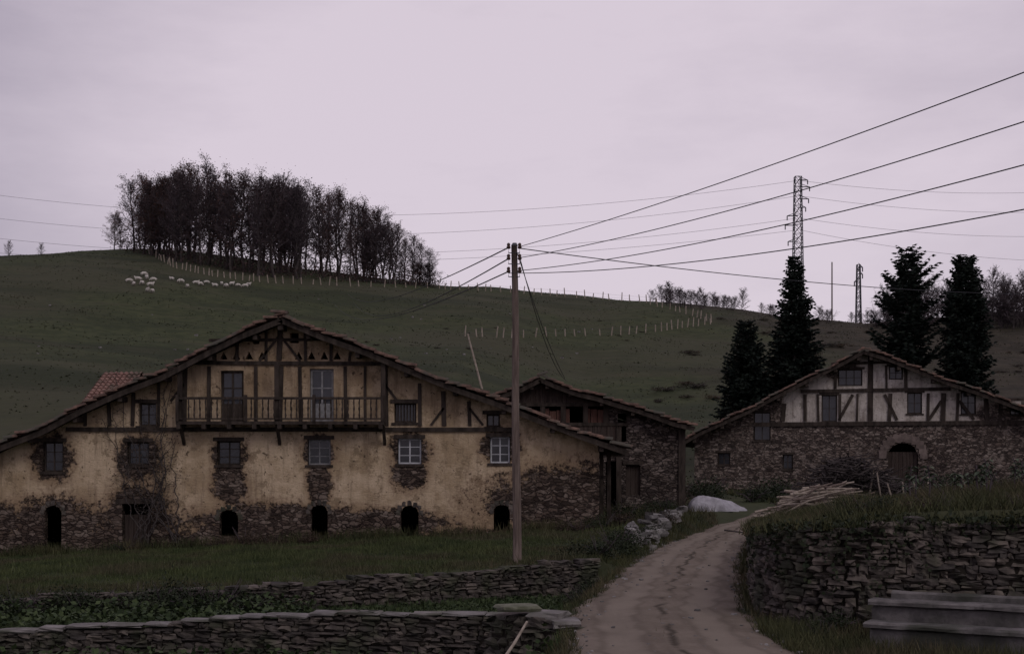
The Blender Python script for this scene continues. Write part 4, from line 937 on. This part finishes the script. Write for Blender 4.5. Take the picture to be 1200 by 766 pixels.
bspots=[(2.3,37.5,.7,'i'),(2.9,39.5,.65,'i'),(3.3,41.3,.55,'i'),(-8.8,47.0,.55,'b'),(-7.9,47.0,.45,'b'),(-9.8,46.9,.45,'b'),(2.0,35.9,.45,'i'),(4.3,45.6,.4,'i'),(-6.6,47,.4,'b'),(-12.8,46.9,.45,'i'),(3.7,49,.7,'b'),(5.1,50.5,.6,'b'),(4.2,54,.8,'i'),(6.2,57.5,.6,'i'),(10.5,62,1.,'i'),(12.5,64,1.1,'i'),(9.5,68,1.2,'i'),(8.2,71,1.1,'b'),(14.5,66,1.1,'b'),(17,68,1.,'i'),(19.5,70,1.1,'i'),(22,70,1.,'i'),(16.5,46,.6,'i'),(12.5,44,.6,'b'),(10.4,47,.6,'i'),(7.8,34,.45,'i'),(7.2,30,.35,'i'),(6.6,26.2,.4,'i'),(7.6,25.6,.4,'b'),(9.5,26.5,.4,'b'),(1.55,33.6,.4,'i'),(1.75,34.6,.45,'i'),(-4.6,31.9,.35,'i'),(7,60.5,.8,'b'),(8.2,61.5,.7,'i'),(5.4,23.5,.4,'i'),(5.0,23.0,.3,'i'),(6.4,23.8,.45,'b'),(7.8,23.3,.4,'i'),(3.0,47.5,.6,'i'),(2.2,46.4,.5,'b'),(11.5,50,.7,'i'),(13.5,52,.8,'b'),(15.6,55,.9,'i'),(18,58,.9,'i'),(10.8,55,.7,'b'),(11,26,.4,'b'),(10.5,34,.5,'b'),(14,40,.6,'b')]
bspots+=[(x+R.uniform(-.3,.3),float(np.interp(x,*WU))-.5+R.uniform(-.25,.2),R.uniform(.5,.75),'i') for x in np.arange(-13.5,-5.2,.5)]
for i,(x,y,s,c) in enumerate(bspots):
    lab='dark green leafy bush on the bank' if c=='i' else 'dry brown bush with bare stems'
    if i<6: o=obj('bush',bm[i%3],[M['ivy'] if c=='i' else M['brown'],M['twig']],origin=(0,0,0),label=lab,category='bush',group='bushes around the farm')
    else: o=R.choice([b__ for b__ in bo if b__["label"]==lab][:3]).copy(); link(o)
    o.location=(x,y,Tz(x,y)-.05); o.scale=(s*1.1,s,s*R.uniform(.75,1.1)); o.rotation_euler=(0,0,R.uniform(0,6)); bo.append(o)
def kale(seed):
    rr=random.Random(seed); mb=MB(); h=rr.uniform(.6,.95); mb.tube([(0,0,0),(rr.uniform(-.08,.08),0,h*.5),(rr.uniform(-.12,.12),0,h)],[.024,.02,.016],5,1)
    for i in range(11):
        a=i*2.4; z=h*(.6+.42*i/11); L=rr.uniform(.12,.26); up_=rr.uniform(-.6,.6); c,s=math.cos(a),math.sin(a); w=.05
        mb.add([(0,0,z),(c*L*.4-s*w,s*L*.4+c*w,z+L*up_*.5),(c*L,s*L,z+L*up_*.6-.07),(c*L*.4+s*w,s*L*.4-c*w,z+L*up_*.5)],[[0,1,2],[0,2,3]],0)
    return mb
ko=[obj('kale_plant',kale(i),[M['kale'],M['twig']],origin=(0,0,0),label='tall leafy kale plant in the garden plot',category='plant',group='rows of garden kale') for i in range(4)]
n=0
for r in range(7):
    for c in range(10):
        y=33+r*1.7; x=9.6+c*.85+R.uniform(-.3,.3)+(r*.35)
        if (x/y)*F+600>1230 or R.random()<.3: continue
        if n<4: ko[n].location=(x,y,Tz(x,y))
        else: dup(ko[R.randrange(4)],(x,y,Tz(x,y)),R.uniform(0,6),R.uniform(.6,1.3))
        n+=1
bp=empty('brushwood_pile',(9.8,46,Tz(9.8,46)),label='heap of pale cut poles and brushwood on the bank',category='wood pile')
for i in range(90):
    x=9.7+R.gauss(0,.62); y=46+R.uniform(-.8,.8); hz=max(0,1-abs(x-9.9)/1.5); z=Tz(x,y)+R.uniform(.08,.2+.8*hz); L=R.uniform(.7,1.8); a=R.choice([R.uniform(-.4,.4),R.uniform(.1,.7)]); t_=R.uniform(-.1,.5)
    dx=math.cos(a)*L/2; dy=math.sin(a)*L/2*.6
    mb=MB(); r_=R.uniform(.03,.055); mb.tube([(x-dx,y-dy,z-t_*L/2),(x+R.uniform(-.05,.05),y,z+R.uniform(0,.06)),(x+dx,y+dy,z+t_*L/2)],[r_,r_*.9,r_*.6],6); obj('cut_pole',mb,M['pale'] if R.random()<.72 else M['pole'],parent=bp)
mb=MB()
for i in range(700):
    x=11.4+R.gauss(0,1.1); y=48.8+R.uniform(-1,1); hz=math.exp(-((x-11.4)/1.5)**2); z=Tz(x,y)+R.uniform(0,.2+1.4*hz); L=R.uniform(.5,1.6); a=R.uniform(0,6.28); t_=R.uniform(-.4,.6)
    dx=math.cos(a)*L/2; dy=math.sin(a)*L/2; mb.tube([(x-dx,y-dy,z-t_*L/2),(x+R.uniform(-.1,.1),y,z+.05),(x+dx,y+dy,z+t_*L/2)],[.03,.022,.01],4,cap=False)
obj('brushwood',mb,M['bark'],parent=bp)
for i in range(14):
    x=12.0+i*.33+R.uniform(-.1,.1); y=48-i*.35; z=Tz(x,y); mb=MB(); mb.tube([(x,y,z-.2),(x+R.uniform(-.3,.3),y,z+R.uniform(.5,1.25))],[.038,.025],6)
    obj('garden_stake',mb,M['pale'] if i<6 else M['pole'],origin=(x,y,z),label='short upright wooden stake in the garden',category='stake',group='row of garden stakes')
q=P(840,612,58); mb=MB(); n1,n2=28,9; V=[]
for j in range(n2):
    for i in range(n1):
        a=i/n1*2*math.pi; f=j/(n2-1); r=math.cos(f*math.pi/2)**.8; wv=1+.12*math.sin(5*a+1)+.1*math.sin(9*a)+.1*math.sin(2*a)
        V.append((q[0]+1.1*r*wv*math.cos(a)-.35*f,q[1]+.8*r*wv*math.sin(a),Tz(q[0],q[1])-.05+(.6*math.sin(f*math.pi/2)**1.3)*(1-.3*math.cos(a)*r)+R.uniform(-.03,.03)))
mb.add(V,[[j*n1+i,j*n1+(i+1)%n1,(j+1)*n1+(i+1)%n1,(j+1)*n1+i] for j in range(n2-1) for i in range(n1)])
obj('covered_heap',mb,M['tarp'],smooth=True,origin=(q[0],q[1],Tz(q[0],q[1])),label='heap covered with pale plastic sheeting beside the road',category='heap')
# ---------------------------------------------------------------- sky / light / camera
w=bpy.data.worlds.new('World'); bpy.context.scene.world=w; w.use_nodes=True; t=NT(w.node_tree)
bg=w.node_tree.nodes['Background']; bg.inputs['Strength'].default_value=.1
sky=t.n('ShaderNodeTexSky',sky_type='NISHITA'); sky.sun_disc=False; sky.sun_elevation=math.radians(40); sky.sun_rotation=math.radians(150)
tc=t.n('ShaderNodeTexCoord').outputs['Generated']; sp=t.n('ShaderNodeSeparateXYZ'); t.l(tc,sp.inputs[0])
dd=np.array([.06,1,.19]); dd/=np.linalg.norm(dd)
dt=t.n('ShaderNodeVectorMath',operation='DOT_PRODUCT'); t.l(tc,dt.inputs[0]); dt.inputs[1].default_value=dd
gl=t.rng(dt.outputs['Value'],.88,.995)
cn=t.noise(t.scl(tc,(1.6,1.6,5.)),2.2,8,.6)
br=t.m('ADD',t.m('ADD',t.m('MULTIPLY',gl,.62),t.m('MULTIPLY',t.m('SUBTRACT',cn,.5),.75)),.38,clamp=True)
col=t.mix(br,(1.9,1.65,2.4),(7.,6.1,6.9))
fin=t.mix(.95,sky.outputs[0],col); t.l(fin,bg.inputs['Color'])
L=bpy.data.lights.new('sun','SUN'); L.energy=.55; L.angle=math.radians(25); L.color=(1,.94,.86); lo=bpy.data.objects.new('sun',L); link(lo)
el=math.radians(40); az=math.radians(150)
lo.rotation_euler=Vector((-math.sin(az)*math.cos(el),-math.cos(az)*math.cos(el),-math.sin(el))).to_track_quat('-Z','Y').to_euler()
cam=bpy.data.cameras.new('camera'); co=bpy.data.objects.new('camera',cam); link(co); cam.lens=50; cam.sensor_width=36; cam.shift_y=147/1200; cam.clip_end=6000; cam.clip_start=.1
co.location=(0,0,EZ); co.rotation_euler=(math.pi/2,0,0); bpy.context.scene.camera=co
sc=bpy.context.scene; sc.view_settings.view_transform='Standard'; sc.view_settings.look='None'; sc.view_settings.exposure=0
